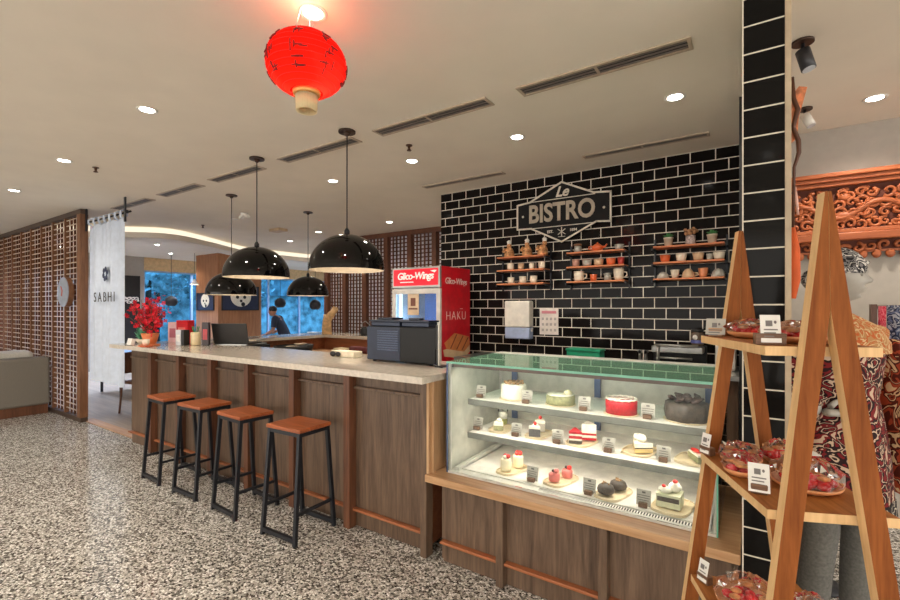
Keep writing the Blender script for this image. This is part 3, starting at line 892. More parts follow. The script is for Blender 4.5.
for az0 in (-2.6, -1.75, -0.9, -0.1, 0.9, 2.0, 3.0):
    for el0 in (0.5, 0.0, -0.5):
        for _ in range(6):
            a = az0 + rr.uniform(-0.16, 0.16); e = el0 + rr.uniform(-0.17, 0.17)
            if rr.random() < 0.5: m.tube([lp(a - 0.1, e), lp(a, e), lp(a + 0.1, e)], 0.0035, 5)
            else: m.tube([lp(a, e - 0.1), lp(a, e), lp(a, e + 0.1)], 0.0035, 5)
P('brush_marks', m, mat('lantern_dark_red', (120, 22, 20), 0.8), t, kind='stuff')
m = MB(); m.lathe([(0.054, -0.132), (0.058, -0.114), (0.052, -0.114)], (LX, LYY, LZ), 24); P('lower_ring', m, mat('lantern_gold', (226, 168, 96), 0.4, 0.3), t)
m = MB(); m.lathe([(0.054, 0.114), (0.058, 0.132), (0.052, 0.132)], (LX, LYY, LZ), 24); P('upper_ring', m, mat('lantern_gold', (226, 168, 96), 0.4, 0.3), t)
m_, nt, out = base_mat('tassel_thread')
d = N(nt, 'ShaderNodeBsdfDiffuse'); d.inputs[0].default_value = lin((255, 240, 200)); tr = N(nt, 'ShaderNodeBsdfTranslucent'); tr.inputs[0].default_value = lin((255, 246, 220)); mx = N(nt, 'ShaderNodeMixShader')
nt.links.new(d.outputs[0], mx.inputs[1]); nt.links.new(tr.outputs[0], mx.inputs[2]); nt.links.new(mx.outputs[0], out.inputs[0])
m = MB()
for k in range(40):
    a = 2 * PI * k / 40; m.tube([(LX + 0.042 * math.cos(a), LYY + 0.042 * math.sin(a), LZ - 0.130), (LX + 0.041 * math.cos(a), LYY + 0.041 * math.sin(a), LZ - 0.198)], 0.0042, 4)
P('fringe', m, m_, t)
m = MB()
for k in range(3):
    a = 2 * PI * k / 3; m.tube([(LX + 0.05 * math.cos(a), LYY + 0.05 * math.sin(a), LZ + 0.13), (LX + 0.02 * math.cos(a), LYY + 0.02 * math.sin(a), 2.783)], 0.0016, 4)
P('hanging_wire', m, M_steel, t)
m = MB(); m.ball((LX, LYY, LZ + 0.03), (0.03, 0.03, 0.05), 14, 9); P('bulb', m, emit('lantern_bulb_glow', (255, 214, 170), 6.0), t)
lamp('lantern_bulb', 'POINT', (LX, LYY, LZ - 0.055), LANT, (255, 190, 140), 0.05, parent=t)
lamp('lantern_top_light', 'POINT', (LX + 0.0, LYY, LZ + 0.19), LANT * 0.25, (255, 214, 190), 0.02, parent=t)

# ================================================================== CAKE DISPLAY
t = T('display_plinth', 'panelled wooden plinth carrying the glass cake display', 'plinth', (-0.85, 2.5, 0))
m = MB(); m.box(-1.56, -0.06, 2.236, 2.95, 0.003, 0.468); P('body', m, M_panel, t)
pe = [-1.56, -1.141, -0.597, -0.06]
for a, b in zip(pe[:-1], pe[1:]):
    m = MB(); m.box(a + 0.022, b - 0.022, 2.214, 2.2345, 0.135, 0.468); P('panel', m, M_panel, t)
    m = MB(); m.box(a + 0.022, b - 0.022, 2.180, 2.2345, 0.118, 0.134, 0.003); P('ledge', m, M_ledge, t)
    m = MB(); m.box(a + 0.022, b - 0.022, 2.218, 2.2345, 0.003, 0.117); P('kickboard', m, M_panel, t)
for x in pe[1:-1]:
    m = MB(); m.box(x - 0.021, x + 0.021, 2.168, 2.2345, 0.003, 0.468, 0.003); P('post', m, M_panel, t)
m = MB(); m.box(-1.629, -0.05, 2.155, 2.96, 0.469, 0.5115, 0.004); P('top', m, M_light, t)

CL, CR, CF, CB = -1.535, -0.14, 2.262, 2.945
C0, C1 = 0.5125, 1.18
t = T('glass_display_case', 'glass cake display case with green-edged glass top beside the bar', 'display case', (-0.84, 2.6, C0))
m = MB(); m.box(CL, CR, CF, CB, C0, C0 + 0.012); P('base', m, M_alu, t)
m = MB(); m.box(CL + 0.07, CR - 0.06, CF + 0.075, CB - 0.02, C0 + 0.0125, 0.531); P('deck', m, M_white, t)
m = MB()
m.bar((CL + 0.045, CF + 0.03, 0.534), (CL + 0.045, CB - 0.02, 0.552), 0.03, 0.02); m.bar((CR - 0.04, CF + 0.03, 0.534), (CR - 0.04, CB - 0.02, 0.552), 0.03, 0.02)
m.box(CL + 0.06, CR - 0.055, CF + 0.062, CF + 0.074, C0 + 0.0125, 0.5315)
P('deck_rail', m, M_alu, t)
m = MB(); m.box(-0.97, -0.19, CF + 0.018, CF + 0.052, C0 + 0.0125, 0.5275); P('vent_strip', m, M_white, t)
m = MB(); x = -0.965
while x < -0.195:
    m.box(x, x + 0.006, CF + 0.020, CF + 0.050, 0.5277, 0.5287); x += 0.0125
P('vent_slots', m, M_black, t, kind='stuff')
# frame
for x in (CL + 0.006, CR - 0.006):
    m = MB(); m.box(x - 0.006, x + 0.006, CF + 0.012, CF + 0.026, C0 + 0.0125, C1 - 0.013); P('corner_post', m, M_alu, t)
    m = MB(); m.box(x - 0.012, x + 0.012, CB - 0.026, CB, C0 + 0.0125, C1 - 0.013); P('corner_post', m, M_alu, t)
# glass
m = MB(); m.box(CL, CR, CF, CF + 0.006, C0 + 0.0125, C1 - 0.013); P('front_glass', m, M_glass, t)
for x in (CL - 0.0065, CR + 0.0005):
    m = MB(); m.box(x, x + 0.006, CF, CB, C0 + 0.002, C1 - 0.013); P('side_glass', m, M_glass, t)
    m = MB(); m.box(x - 0.0005, x + 0.0065, CF - 0.005, CF - 0.0005, C0 + 0.002, C1 - 0.013); P('glass_edge', m, M_bluesteel if x < -1 else M_glasse, t)  # left edge: bluish reflection put in as a steel-blue colour
m = MB(); m.box(CL - 0.008, CR + 0.008, CF, CB + 0.008, C1 - 0.012, C1); P('top_glass', m, M_glasst, t, label='green tinted top pane')
m = MB(); m.box(CL - 0.008, CR + 0.008, CF - 0.006, CF - 0.0005, C1 - 0.012, C1); P('top_glass_edge', m, M_glasse, t)
m = MB(); m.box(CL - 0.004, CR + 0.004, CB - 0.095, CB + 0.006, C1 + 0.0005, C1 + 0.004); P('top_rear_strip', m, M_alu, t)
m = MB(); m.box(CL + 0.001, CL + 0.004, CF + 0.03, CB - 0.03, C0 + 0.0125, C1 - 0.04); P('end_liner', m, M_greyp, t)
# rear sliding doors
for a, b, y in ((CL + 0.02, -0.80, CB - 0.012), (-0.84, CR - 0.02, CB - 0.022)):
    m = MB(); m.box(a, b, y, y + 0.008, 0.56, C1 - 0.06); P('rear_door', m, M_greyp, t)
m = MB(); m.box(CL + 0.01, CR - 0.01, CB - 0.035, CB - 0.002, C1 - 0.058, C1 - 0.02); m.box(CL + 0.01, CR - 0.01, CB - 0.035, CB - 0.002, 0.532, 0.558); P('door_track', m, M_alu, t)
# shelf uprights, shelves, tickets rail
for x in (-1.40, -0.826, -0.215):
    m = MB(); m.box(x - 0.018, x + 0.018, 2.885, 2.905, 0.54, C1 - 0.013); P('upright', m, M_bluesteel, t)
for z, y0 in ((0.735, 2.40), (0.94, 2.405)):
    m = MB(); m.box(CL + 0.06, CR - 0.02, y0 + 0.004, 2.88, z - 0.012, z - 0.001); P('shelf', m, M_white, t)
    m = MB(); m.box(CL + 0.055, CR - 0.018, y0 - 0.006, y0 + 0.0035, z - 0.036, z - 0.0005, 0.003); P('shelf_rail', m, mat('dull_rail', (128, 128, 120), 0.35, 0.4), t)
    m = MB(); m.box(CL + 0.08, CR - 0.04, y0 + 0.03, y0 + 0.045, z - 0.022, z - 0.0125); P('light_strip', m, M_led, t)
    lamp('shelf_light', 'AREA', ((CL + CR) / 2, y0 + 0.06, z - 0.026), CASE * 0.7, (255, 246, 232), 1.2, size_y=0.02, parent=t)
m = MB(); m.box(CL + 0.02, CR - 0.02, CF + 0.028, CF + 0.06, C1 - 0.034, C1 - 0.0125); P('top_rail', m, mat('brown_top_rail', (96, 60, 42), 0.4), t)
m = MB(); m.box(CL + 0.03, CR - 0.03, CF + 0.0605, CF + 0.068, C1 - 0.032, C1 - 0.014); P('light_strip', m, M_led, t)
lamp('case_light', 'AREA', ((CL + CR) / 2, CF + 0.06, C1 - 0.045), CASE, (255, 246, 232), 1.25, size_y=0.03, rot=(R(14), 0, 0), parent=t)

# --- things in the case
def ticket(x, y, z, lab, rz=0.0, h=0.062, w=0.066):
    t = T('price_tag', lab, 'price tag', (x, y, z), rz, 'price tags in the cake display')
    m = MB(); m.box(-0.020, 0.020, -0.010, 0.012, 0.0, 0.022, 0.002); P('block', m, M_brownblk, t, False)
    m = MB(); Rm = Matrix.Rotation(R(-10), 3, 'X'); m.box(-w / 2, w / 2, 0.0125, 0.0145, 0.003, h + 0.012, 0, Rm, (0, 0.0125, 0.003)); P('card', m, M_card, t, False)
    m = MB(); rr = random.Random(int(abs(x) * 1000))
    m.box(-0.008, 0.008, 0.0115, 0.0123, h - 0.004, h + 0.004, 0, Rm, (0, 0.0125, 0.003))
    for k in range(3):
        L = rr.uniform(0.3, 0.45) * w; zz = h - 0.016 - k * 0.011; m.box(-L, L, 0.0115, 0.0123, zz, zz + 0.003, 0, Rm, (0, 0.0125, 0.003))
    P('printing', m, mat('faint_print', (96, 92, 88), 0.7), t, False)
Z1, Z2, Z3 = 0.941, 0.736, 0.5325
for x, lab in [(-1.43, 'price tag at the end of the upper shelf before the walnut-topped cake'), (-1.119, 'price tag on the upper shelf between the walnut cake and the pale green cake'),
               (-0.78, 'price tag on the upper shelf between the pale green and red cakes'), (-0.455, 'price tag on the upper shelf between the red and chocolate cakes')]:
    ticket(x, 2.46, Z1, lab)
for x, lab in [(-1.455, 'price tag at the bar end of the middle shelf'), (-1.19, 'price tag on the middle shelf before the strawberry-topped slices'),
               (-0.933, 'price tag on the middle shelf before the red layered slices'), (-0.651, 'price tag on the middle shelf between the red layered slices and the white cream slice'),
               (-0.382, 'price tag on the middle shelf between the white cream slice and the strawberry slice')]:
    ticket(x, 2.465, Z2, lab)
for x, lab in [(-1.039, 'price tag on the bottom deck beside the two white strawberry cups'), (-0.72, 'price tag on the bottom deck between the pink cakes and chocolate balls'),
               (-0.455, 'price tag on the bottom deck between the chocolate balls and the pale green cake')]:
    ticket(x, 2.355, Z3, lab, h=0.066)

def ruff(k, z): return 1 + 0.03 * math.sin(k * 2.1 + z * 60)
# upper shelf whole cakes
c = (-1.243, 2.555, Z1); t = T('walnut_cake', 'whole white cream cake topped with walnuts on the upper shelf', 'cake', c)
m = MB(); m.lathe([(0.088, 0), (0.088, 0.004)], c, 28); P('board', m, M_plate, t)
m = MB(); m.lathe([(0.076, 0.0045), (0.078, 0.01), (0.077, 0.085), (0.070, 0.093), (0.0, 0.094)], c, 32); P('body', m, M_cakew, t)
m = MB()
for k in range(26):
    a = random.uniform(0, 6.28); r = 0.064 * math.sqrt(random.random()); m.ball((c[0] + r * math.cos(a), c[1] + r * math.sin(a), c[2] + 0.098 + random.uniform(0, 0.008)), (0.012, 0.010, 0.008), 7, 5, 0.0)
P('walnuts', m, M_nut, t, kind='stuff')
c = (-0.943, 2.555, Z1); t = T('green_cake', 'low pale green whole cake with a cream shell on top', 'cake', c)
m = MB(); m.lathe([(0.088, 0), (0.088, 0.004)], c, 28); P('board', m, M_plate, t)
m = MB(); m.lathe([(0.082, 0.0045), (0.082, 0.050), (0.076, 0.055), (0, 0.056)], c, 32); P('body', m, M_cakeg, t)
m = MB(); m.lathe([(0.076, 0.0565), (0.074, 0.060), (0, 0.061)], c, 32); P('icing', m, M_cakew, t)
m = MB(); m.lathe([(0.024, 0), (0.02, 0.014), (0.005, 0.024)], (c[0] + 0.04, c[1] + 0.015, c[2] + 0.0615), 12, wob=lambda k, z: 1 + 0.15 * (k % 2)); P('cream_shell', m, mat('ivory_cream', (226, 218, 180), 0.5), t)
c = (-0.592, 2.51, Z1); t = T('red_cake', 'whole red cake with white piped edge on the upper shelf', 'cake', c)
m = MB(); m.lathe([(0.090, 0), (0.090, 0.004)], c, 28); P('board', m, M_plate, t)
m = MB(); m.lathe([(0.079, 0.0045), (0.080, 0.068), (0.074, 0.074), (0, 0.075)], c, 32); P('body', m, M_caker, t)
m = MB(); m.tube([(c[0] + 0.074 * math.cos(a * PI / 15), c[1] + 0.074 * math.sin(a * PI / 15), c[2] + 0.079 + 0.003 * (a % 2)) for a in range(31)], 0.006, 6)
m.tube([(c[0] - 0.05, c[1] - 0.03, c[2] + 0.08), (c[0], c[1] - 0.02, c[2] + 0.083), (c[0] + 0.05, c[1] + 0.02, c[2] + 0.08)], 0.005, 6); P('piping', m, M_cakew, t)
c = (-0.285, 2.545, Z1); t = T('chocolate_cake', 'whole grey-brown chocolate cake wrapped in folded chocolate ruffles', 'cake', c)
m = MB(); m.lathe([(0.108, 0), (0.108, 0.004)], c, 28); P('board', m, M_plate, t)
m = MB(); m.lathe([(0.098, 0.0045), (0.104, 0.04), (0.097, 0.086), (0.08, 0.094), (0, 0.095)], c, 40, wob=lambda k, z: 1 + 0.05 * math.sin(k * 1.1) + 0.02 * math.sin(k * 2.7)); P('body', m, M_choc, t)
m = MB()
for k in range(11):
    a = k * 0.571; r0 = 0.062 if k % 2 else 0.03
    p = [(c[0] + (r0 + 0.012 * q) * math.cos(a + 0.35 * q), c[1] + (r0 + 0.012 * q) * math.sin(a + 0.35 * q), c[2] + 0.096 + 0.012 * q) for q in (0, 1, 2)]
    m.tube(p, [0.012, 0.013, 0.005], 7)
m.ball((c[0], c[1], c[2] + 0.115), (0.022, 0.02, 0.02), 9, 6)
P('ruffle', m, mat('dark_chocolate', (64, 48, 42), 0.45, var=0.3, scale=60), t)
# boards with slices
def board(x, y, z, w, d, rz, lab, name='cake_board'):
    t = T(name, lab, 'board', (x, y, z), rz, None)
    n = 28; m = MB(); pts = []
    for k in range(n):
        a = 2 * PI * k / n; cx = abs(math.cos(a)) ** 0.55 * (1 if math.cos(a) >= 0 else -1); sy = abs(math.sin(a)) ** 0.55 * (1 if math.sin(a) >= 0 else -1)
        pts.append((w / 2 * cx, d / 2 * sy))
    m.prism(pts, 'xy', 0.0, 0.006); P('surface', m, M_plate, t, False)
    m = MB(); m.tube([(a * 0.97, b * 0.97, 0.0095) for a, b in pts + pts[:1]], 0.003, 6); P('rim', m, M_plate, t, False)
    return t
def wedge(m, L, w, z0, z1):
    m.prism([(-L / 2, -w / 2), (L / 2, -0.004), (L / 2, 0.004), (-L / 2, w / 2)], 'xy', z0, z1)
def slice_(name, lab, x, y, z, rz, L, w, layers, top=None, cat='cake slice', group=None):
    t = T(name, lab, cat, (x, y, z), rz, group)
    h = 0
    for mm, th in layers:
        m = MB(); wedge(m, L, w, h, h + th - 0.0003); P('layer', m, mm, t, False); h += th
    if top:
        for mm, r, px, hz in top:
            m = MB(); m.ball((px, 0, h + r[2] * 0.9), r, 10, 7); P(hz, m, mm, t, False)
    return t
board(-1.33, 2.56, Z2, 0.13, 0.20, 0.1, 'cream serving board under the green cream slices on the middle shelf')
slice_('green_slice', 'green and cream cake slice at the front of its board on the middle shelf', -1.325, 2.525, Z2 + 0.013, 1.9, 0.09, 0.06, [(M_cakeg, 0.028), (M_cakew, 0.022)], [(M_cakew, (0.014, 0.014, 0.01), -0.02, 'cream')])
t = T('dessert_glass', 'layered cream and green dessert in a clear glass on the middle shelf', 'dessert', (-1.36, 2.64, Z2 + 0.013))
c = (-1.36, 2.64, Z2 + 0.013)
m = MB(); m.lathe([(0.026, 0.001), (0.029, 0.036), (0, 0.0365)], c, 18); P('green_layer', m, mat('lime_jelly', (186, 186, 104), 0.4), t)
m = MB(); m.lathe([(0.029, 0.037), (0.031, 0.066), (0.02, 0.076), (0, 0.08)], c, 18); P('cream_layer', m, M_cakew, t)
m = MB(); m.lathe([(0.028, 0.0), (0.034, 0.09)], c, 18, False); P('glass', m, M_glass, t)
board(-1.08, 2.57, Z2, 0.125, 0.21, -0.1, 'cream serving board under the strawberry-topped slices on the middle shelf')
slice_('chocolate_slice', 'dark chocolate slice with a strawberry on top, middle shelf', -1.085, 2.52, Z2 + 0.013, 1.9, 0.095, 0.066, [(mat('grey_sponge', (96, 92, 92), 0.7), 0.045), (M_cakew, 0.016)], [(M_berry, (0.011, 0.011, 0.012), -0.02, 'strawberry')])
slice_('cream_slice', 'grey cream slice with a strawberry behind the dark chocolate slice', -1.10, 2.635, Z2 + 0.013, 1.9, 0.085, 0.06, [(mat('grey_cream', (184, 176, 164), 0.7), 0.05), (M_cakew, 0.02)], [(M_berry, (0.011, 0.011, 0.011), -0.01, 'strawberry')])
board(-0.82, 2.565, Z2, 0.14, 0.21, -0.15, 'cream serving board under the red layered slices on the middle shelf')
slice_('red_slice', 'red and white layered cake slice at the front of its board', -0.845, 2.525, Z2 + 0.013, 1.9, 0.095, 0.07, [(M_choc, 0.016), (M_cakew, 0.01), (M_caker, 0.016), (M_cakew, 0.01), (M_caker, 0.014)], None)
slice_('white_red_slice', 'white-topped red layered cake slice at the back of its board', -0.80, 2.625, Z2 + 0.013, 1.9, 0.09, 0.08, [(M_caker, 0.014), (M_cakew, 0.014), (M_caker, 0.012), (M_cakew, 0.05)], None)
board(-0.515, 2.575, Z2, 0.15, 0.21, -0.15, 'cream serving board under the white cream slice on the middle shelf')
slice_('white_cream_slice', 'cake slice with a heap of white cream on the middle shelf', -0.515, 2.56, Z2 + 0.013, 2.2, 0.12, 0.095, [(mat('yellow_sponge', (214, 186, 124), 0.7), 0.022), (M_choc, 0.006), (M_cakew, 0.022)], [(M_cakew, (0.03, 0.026, 0.022), -0.03, 'cream'), (M_cakew, (0.022, 0.022, 0.018), 0.015, 'cream')])
board(-0.262, 2.575, Z2, 0.15, 0.20, -0.15, 'cream serving board under the small strawberry slice near the pillar')
slice_('strawberry_slice', 'small pale slice topped with a long red strawberry near the pillar end', -0.245, 2.545, Z2 + 0.013, 2.3, 0.11, 0.06, [(M_cakeg, 0.03), (M_cakew, 0.008)], [(M_berry, (0.04, 0.012, 0.01), 0.0, 'strawberry')])
# bottom deck
def cup(name, lab, x, y, z, r, h, body, tops, grp):
    t = T(name, lab, 'cake', (x, y, z), 0, grp)
    m = MB(); m.lathe([(r * 0.92, 0), (r, 0.006), (r, h), (r * 0.85, h + 0.006), (0, h + 0.007)], (0, 0, 0), 20); P('body', m, body, t, False)
    for k, (mm, q) in enumerate(tops):
        a = k * 2.3; m = MB(); m.ball((r * 0.42 * math.cos(a), r * 0.42 * math.sin(a), h + 0.007 + q), (q * 1.15, q * 1.15, q), 10, 7); P('topping', m, mm, t, False)
board(-1.205, 2.46, Z3, 0.12, 0.22, -0.25, 'cream oval board under the two white strawberry cups')
cup('white_cake_cup', 'white cream cup cake with strawberries at the front of its board', -1.222, 2.41, Z3 + 0.013, 0.032, 0.062, mat('cream_yellow', (236, 224, 190), 0.5), [(M_berry, 0.013), (M_berry, 0.012), (M_cakew, 0.011)], 'white strawberry cup cakes')
cup('white_cake_cup', 'white cream cup cake with strawberries at the back of its board', -1.19, 2.505, Z3 + 0.013, 0.032, 0.062, mat('cream_yellow', (236, 224, 190), 0.5), [(M_berry, 0.013), (M_berry, 0.012), (M_berry, 0.010)], 'white strawberry cup cakes')
board(-0.905, 2.46, Z3, 0.13, 0.23, -0.25, 'cream oval board under the two pink glazed cakes')
cup('pink_cake', 'pink glazed mini cake at the front of its board', -0.925, 2.41, Z3 + 0.013, 0.030, 0.036, M_pink, [(M_pink, 0.013), (M_choc, 0.008)], 'pink glazed mini cakes')
cup('pink_cake', 'pink glazed mini cake at the back of its board', -0.885, 2.505, Z3 + 0.013, 0.030, 0.036, M_pink, [(M_berry, 0.012), (M_choc, 0.008)], 'pink glazed mini cakes')
board(-0.615, 2.44, Z3, 0.14, 0.23, -0.25, 'cream oval board under the two chocolate balls')
for (x, y, lab) in ((-0.64, 2.39, 'ridged chocolate ball cake at the front of its board'), (-0.60, 2.48, 'ridged chocolate ball cake at the back of its board')):
    t = T('chocolate_ball', lab, 'cake', (x, y, Z3 + 0.013), 0, 'chocolate ball cakes')
    m = MB(); m.lathe([(0.02, 0), (0.038, 0.008), (0.042, 0.022), (0.036, 0.04), (0.02, 0.05), (0, 0.052)], (0, 0, 0), 32, wob=lambda k, z: 1 + 0.05 * (k % 2)); P('body', m, M_choc, t, False)
    m = MB()
    for k in range(9): m.ball((random.uniform(-0.018, 0.018), random.uniform(-0.018, 0.018), 0.054), (0.005, 0.005, 0.004), 6, 4)
    P('nut_crumbs', m, M_nut, t, False)
board(-0.335, 2.44, Z3, 0.17, 0.23, -0.15, 'cream oval board under the large pale green cake on the deck')
t = T('pale_green_cake', 'tall pale green cream cake with red topping on the bottom deck', 'cake', (-0.345, 2.43, Z3 + 0.013))
m = MB(); m.prism([(-0.055, -0.05), (0.05, -0.05), (0.055, 0.045), (-0.05, 0.05)], 'xy', 0, 0.062); P('body', m, mat('ivory_green_cream', (206, 206, 176), 0.6), t, False)
m = MB(); m.prism([(-0.050, -0.0515), (0.045, -0.0515), (0.045, -0.0505), (-0.050, -0.0505)], 'xy', 0.028, 0.05); P('dark_layer', m, M_choc, t, False)
m = MB(); m.ball((-0.02, -0.015, 0.074), (0.032, 0.028, 0.016), 10, 7); m.ball((0.02, 0.015, 0.084), (0.03, 0.028, 0.024), 10, 7); P('cream', m, M_cakew, t, False)
m = MB(); m.ball((0.02, 0.012, 0.112), (0.012, 0.012, 0.010), 8, 6); m.ball((-0.025, -0.02, 0.093), (0.01, 0.01, 0.008), 8, 6); P('topping', m, M_berry, t, False)

# ================================================================== FRIDGE
FX0, FX1, FY0, FY1, FZ = -3.10, -2.50, 3.55, 4.10, 1.905
t = T('drinks_fridge', 'tall red display fridge with lit sign against the black tiled wall', 'fridge', (-2.8, 3.8, 0))
m = MB(); m.box(FX0, FX0 + 0.03, FY0 + 0.03, FY1, 0.003, FZ, 0.004); m.box(FX0 + 0.0305, FX1 - 0.0305, FY1 - 0.03, FY1, 0.003, FZ); m.box(FX0 + 0.0305, FX1 - 0.0305, FY0 + 0.03, FY1 - 0.0305, 1.695, FZ - 0.002); m.box(FX0 + 0.0305, FX1 - 0.0305, FY0 + 0.03, FY1 - 0.0305, 0.003, 0.25)
P('cabinet', m, M_greyw, t)
m = MB(); m.box(FX1 - 0.03, FX1, FY0 + 0.03, FY1, 0.003, FZ, 0.003); sp = P('side_panel', m, M_red, t, label='red side panel with pale lettering')
m = MB(); m.box(FX0 + 0.031, FX1 - 0.031, FY1 - 0.036, FY1 - 0.031, 0.25, 1.69); P('inner_wall', m, mat('blue_white_liner', (30, 120, 200), 0.4), t)
m = MB()
for z in (0.6, 0.95, 1.25): m.box(FX0 + 0.032, FX1 - 0.032, FY0 + 0.09, FY1 - 0.04, z, z + 0.008)
P('wire_shelf', m, M_white, t)
m = MB(); m.box(FX0 + 0.06, FX0 + 0.08, FY0 + 0.045, FY0 + 0.065, 0.4, 1.66); P('light_tube', m, emit('fridge_tube', (225, 240, 255), 2.5), t)
lamp('fridge_light', 'POINT', (FX0 + 0.15, FY0 + 0.12, 1.4), 0.8, (190, 220, 255), 0.05, parent=t)
m = MB()
for a in ((FX0, FX0 + 0.045, 0.1, 1.69), (FX1 - 0.045, FX1, 0.1, 1.69), (FX0 + 0.0455, FX1 - 0.0455, 1.64, 1.69), (FX0 + 0.0455, FX1 - 0.0455, 0.1, 0.2)): m.box(a[0], a[1], FY0, FY0 + 0.0285, a[2], a[3])
dr = P('door', m, M_greyw, t)
m = MB(); m.box(FX0 + 0.046, FX1 - 0.046, FY0 + 0.008, FY0 + 0.014, 0.2, 1.639); P('pane', m, glass('fridge_door_glass', (176, 214, 246), 0.7, 1.35), dr)
m = MB(); m.box(FX1 - 0.07, FX1 - 0.05, FY0 - 0.03, FY0 + 0.007, 0.95, 1.25, 0.004); P('handle', m, M_greyw, dr)
m = MB(); m.box(-2.90, -2.76, FY0 + 0.004, FY0 + 0.0075, 1.43, 1.645); ps = P('notice', m, mat('notice_tan', (206, 180, 150), 0.6), dr)
m = MB(); m.box(-2.885, -2.775, FY0 + 0.002, FY0 + 0.0035, 1.485, 1.50); m.box(-2.86, -2.80, FY0 + 0.002, FY0 + 0.0035, 1.52, 1.60); P('notice_print', m, mat('notice_brown', (110, 66, 52), 0.6), dr)
m = MB(); m.box(FX0, FX1, FY0, FY0 + 0.0285, 1.70, FZ, 0.004); sg = P('sign_frame', m, M_steel, t)
m = MB(); m.box(FX0 + 0.022, FX1 - 0.022, FY0 - 0.004, FY0 - 0.0005, 1.722, FZ - 0.02)
mm_, nt, out = base_mat('lit_red_sign'); p = pbr(nt, out, 0.3); p.inputs['Base Color'].default_value = lin((214, 14, 36)); p.inputs['Emission Color'].default_value = lin((230, 12, 36)); p.inputs['Emission Strength'].default_value = 0.35
P('sign_face', m, mm_, sg)
m = MB(); m.merge(text_mb('Glico-Wings', 0.098, 0.003, 0.18, 0.0022, 0.92), Matrix.Translation((-2.80, FY0 - 0.006, 1.815)))
m.prism([(-2.56, 1.842), (-2.535, 1.865), (-2.565, 1.868), (-2.61, 1.862)], 'xz', FY0 - 0.0075, FY0 - 0.0045)
m.box(-2.99, -2.82, FY0 - 0.0075, FY0 - 0.0045, 1.752, 1.762)
P('sign_lettering', m, mat('sign_white', (250, 244, 240), 0.4), sg)
RZ = Matrix.Rotation(R(90), 4, 'Z')
m = MB(); m.merge(text_mb('Glico-Wings', 0.086, 0.002, 0.18, 0.0012, 0.92), Matrix.Translation((FX1 + 0.002, 3.83, 1.765)) @ RZ); P('side_lettering', m, mat('pale_pink_letters', (238, 206, 200), 0.5), sp); m = MB(); m.merge(text_mb('HAKU', 0.125, 0.002, 0, -0.002, 1.15), Matrix.Translation((FX1 + 0.002, 3.83, 1.42)) @ RZ); m.box(FX1 + 0.001, FX1 + 0.003, 3.90, 3.95, 1.49, 1.496)
P('side_lettering', m, mat('pale_pink_letters', (238, 206, 200), 0.5), sp)
m = MB(); m.prism([(3.62, 1.16), (3.80, 1.25), (4.075, 1.20), (4.09, 1.12), (3.98, 1.05), (3.66, 1.10)], 'yz', FX1 + 0.0008, FX1 + 0.0018); P('toast_picture', m, mat('toast_brown', (214, 132, 76), 0.5), sp)
m = MB(); m.prism([(3.60, 1.095), (3.66, 1.10), (3.98, 1.05), (4.09, 1.115), (4.09, 1.04), (3.97, 0.98), (3.62, 1.03)], 'yz', FX1 + 0.0010, FX1 + 0.0020); P('bread_picture', m, mat('toast_cream', (226, 196, 156), 0.5), sp)
m = MB()
for a, b in (((3.72, 1.10), (3.83, 1.235)), ((3.83, 1.085), (3.95, 1.215)), ((3.93, 1.07), (4.05, 1.195))): m.prism([(a[0], a[1]), (a[0] + 0.018, a[1]), (b[0] + 0.018, b[1]), (b[0], b[1])], 'yz', FX1 + 0.0019, FX1 + 0.0026)
P('grill_marks', m, mat('toast_dark', (120, 50, 30), 0.5), sp)

# ================================================================== WALL SIGN
t = T('bistro_sign', 'black six-sided bistro sign with pale outlined lettering on the tiled wall', 'sign', (-1.55, 4.25, 2.14))
hexo = [(-2.015, 2.296), (-1.865, 2.292), (-1.55, 2.138), (-1.218, 2.300), (-1.09, 2.289), (-1.09, 2.557), (-1.243, 2.570), (-1.55, 2.712), (-1.88, 2.556), (-2.015, 2.541)]
m = MB(); m.prism(hexo, 'xz', 4.235, 4.278); P('board', m, mat('sign_black', (24, 22, 22), 0.5, spec=0.15), t)
def outline(m, pts, wd, y0, y1):
    for a, b in zip(pts, pts[1:] + pts[:1]):
        d = Vector((b[0] - a[0], b[1] - a[1])); L = d.length; d.normalize(); nn = Vector((-d.y, d.x)) * wd / 2; e = d * wd * 0.35
        m.prism([(a[0] - e.x - nn.x, a[1] - e.y - nn.y), (b[0] + e.x - nn.x, b[1] + e.y - nn.y), (b[0] + e.x + nn.x, b[1] + e.y + nn.y), (a[0] - e.x + nn.x, a[1] - e.y + nn.y)], 'xz', y0, y1)
M_signl = mat('sign_cream', (216, 206, 190), 0.5)
m = MB(); outline(m, hexo, 0.016, 4.227, 4.2345); P('border', m, M_signl, t)
m = MB(); m.box(-1.87, -1.23, 4.230, 4.2345, 2.553, 2.560); m.box(-1.87, -1.23, 4.230, 4.2345, 2.288, 2.295); P('inner_line', m, M_signl, t)
m = MB(); m.merge(text_mb('BISTRO', 0.235, 0.008, 0, 0.006, 1.0), Matrix.Translation((-1.56, 4.227, 2.424)) @ Matrix.Diagonal((0.86, 1, 1.04, 1))); P('lettering_text', m, mat('sign_letter', (178, 164, 144), 0.5), t)
m = MB(); m.merge(text_mb('Le', 0.135, 0.006, 0.35, 0.003, 0.95), Matrix.Translation((-1.55, 4.229, 2.617))); P('lettering_text', m, M_signl, t)
m = MB(); m.merge(text_mb('EST.', 0.036, 0.004, 0, 0.001), Matrix.Translation((-1.665, 4.230, 2.243))); m.merge(text_mb('1894', 0.036, 0.004, 0, 0.001), Matrix.Translation((-1.435, 4.230, 2.243))); P('small_lettering', m, M_signl, t)
m = MB()
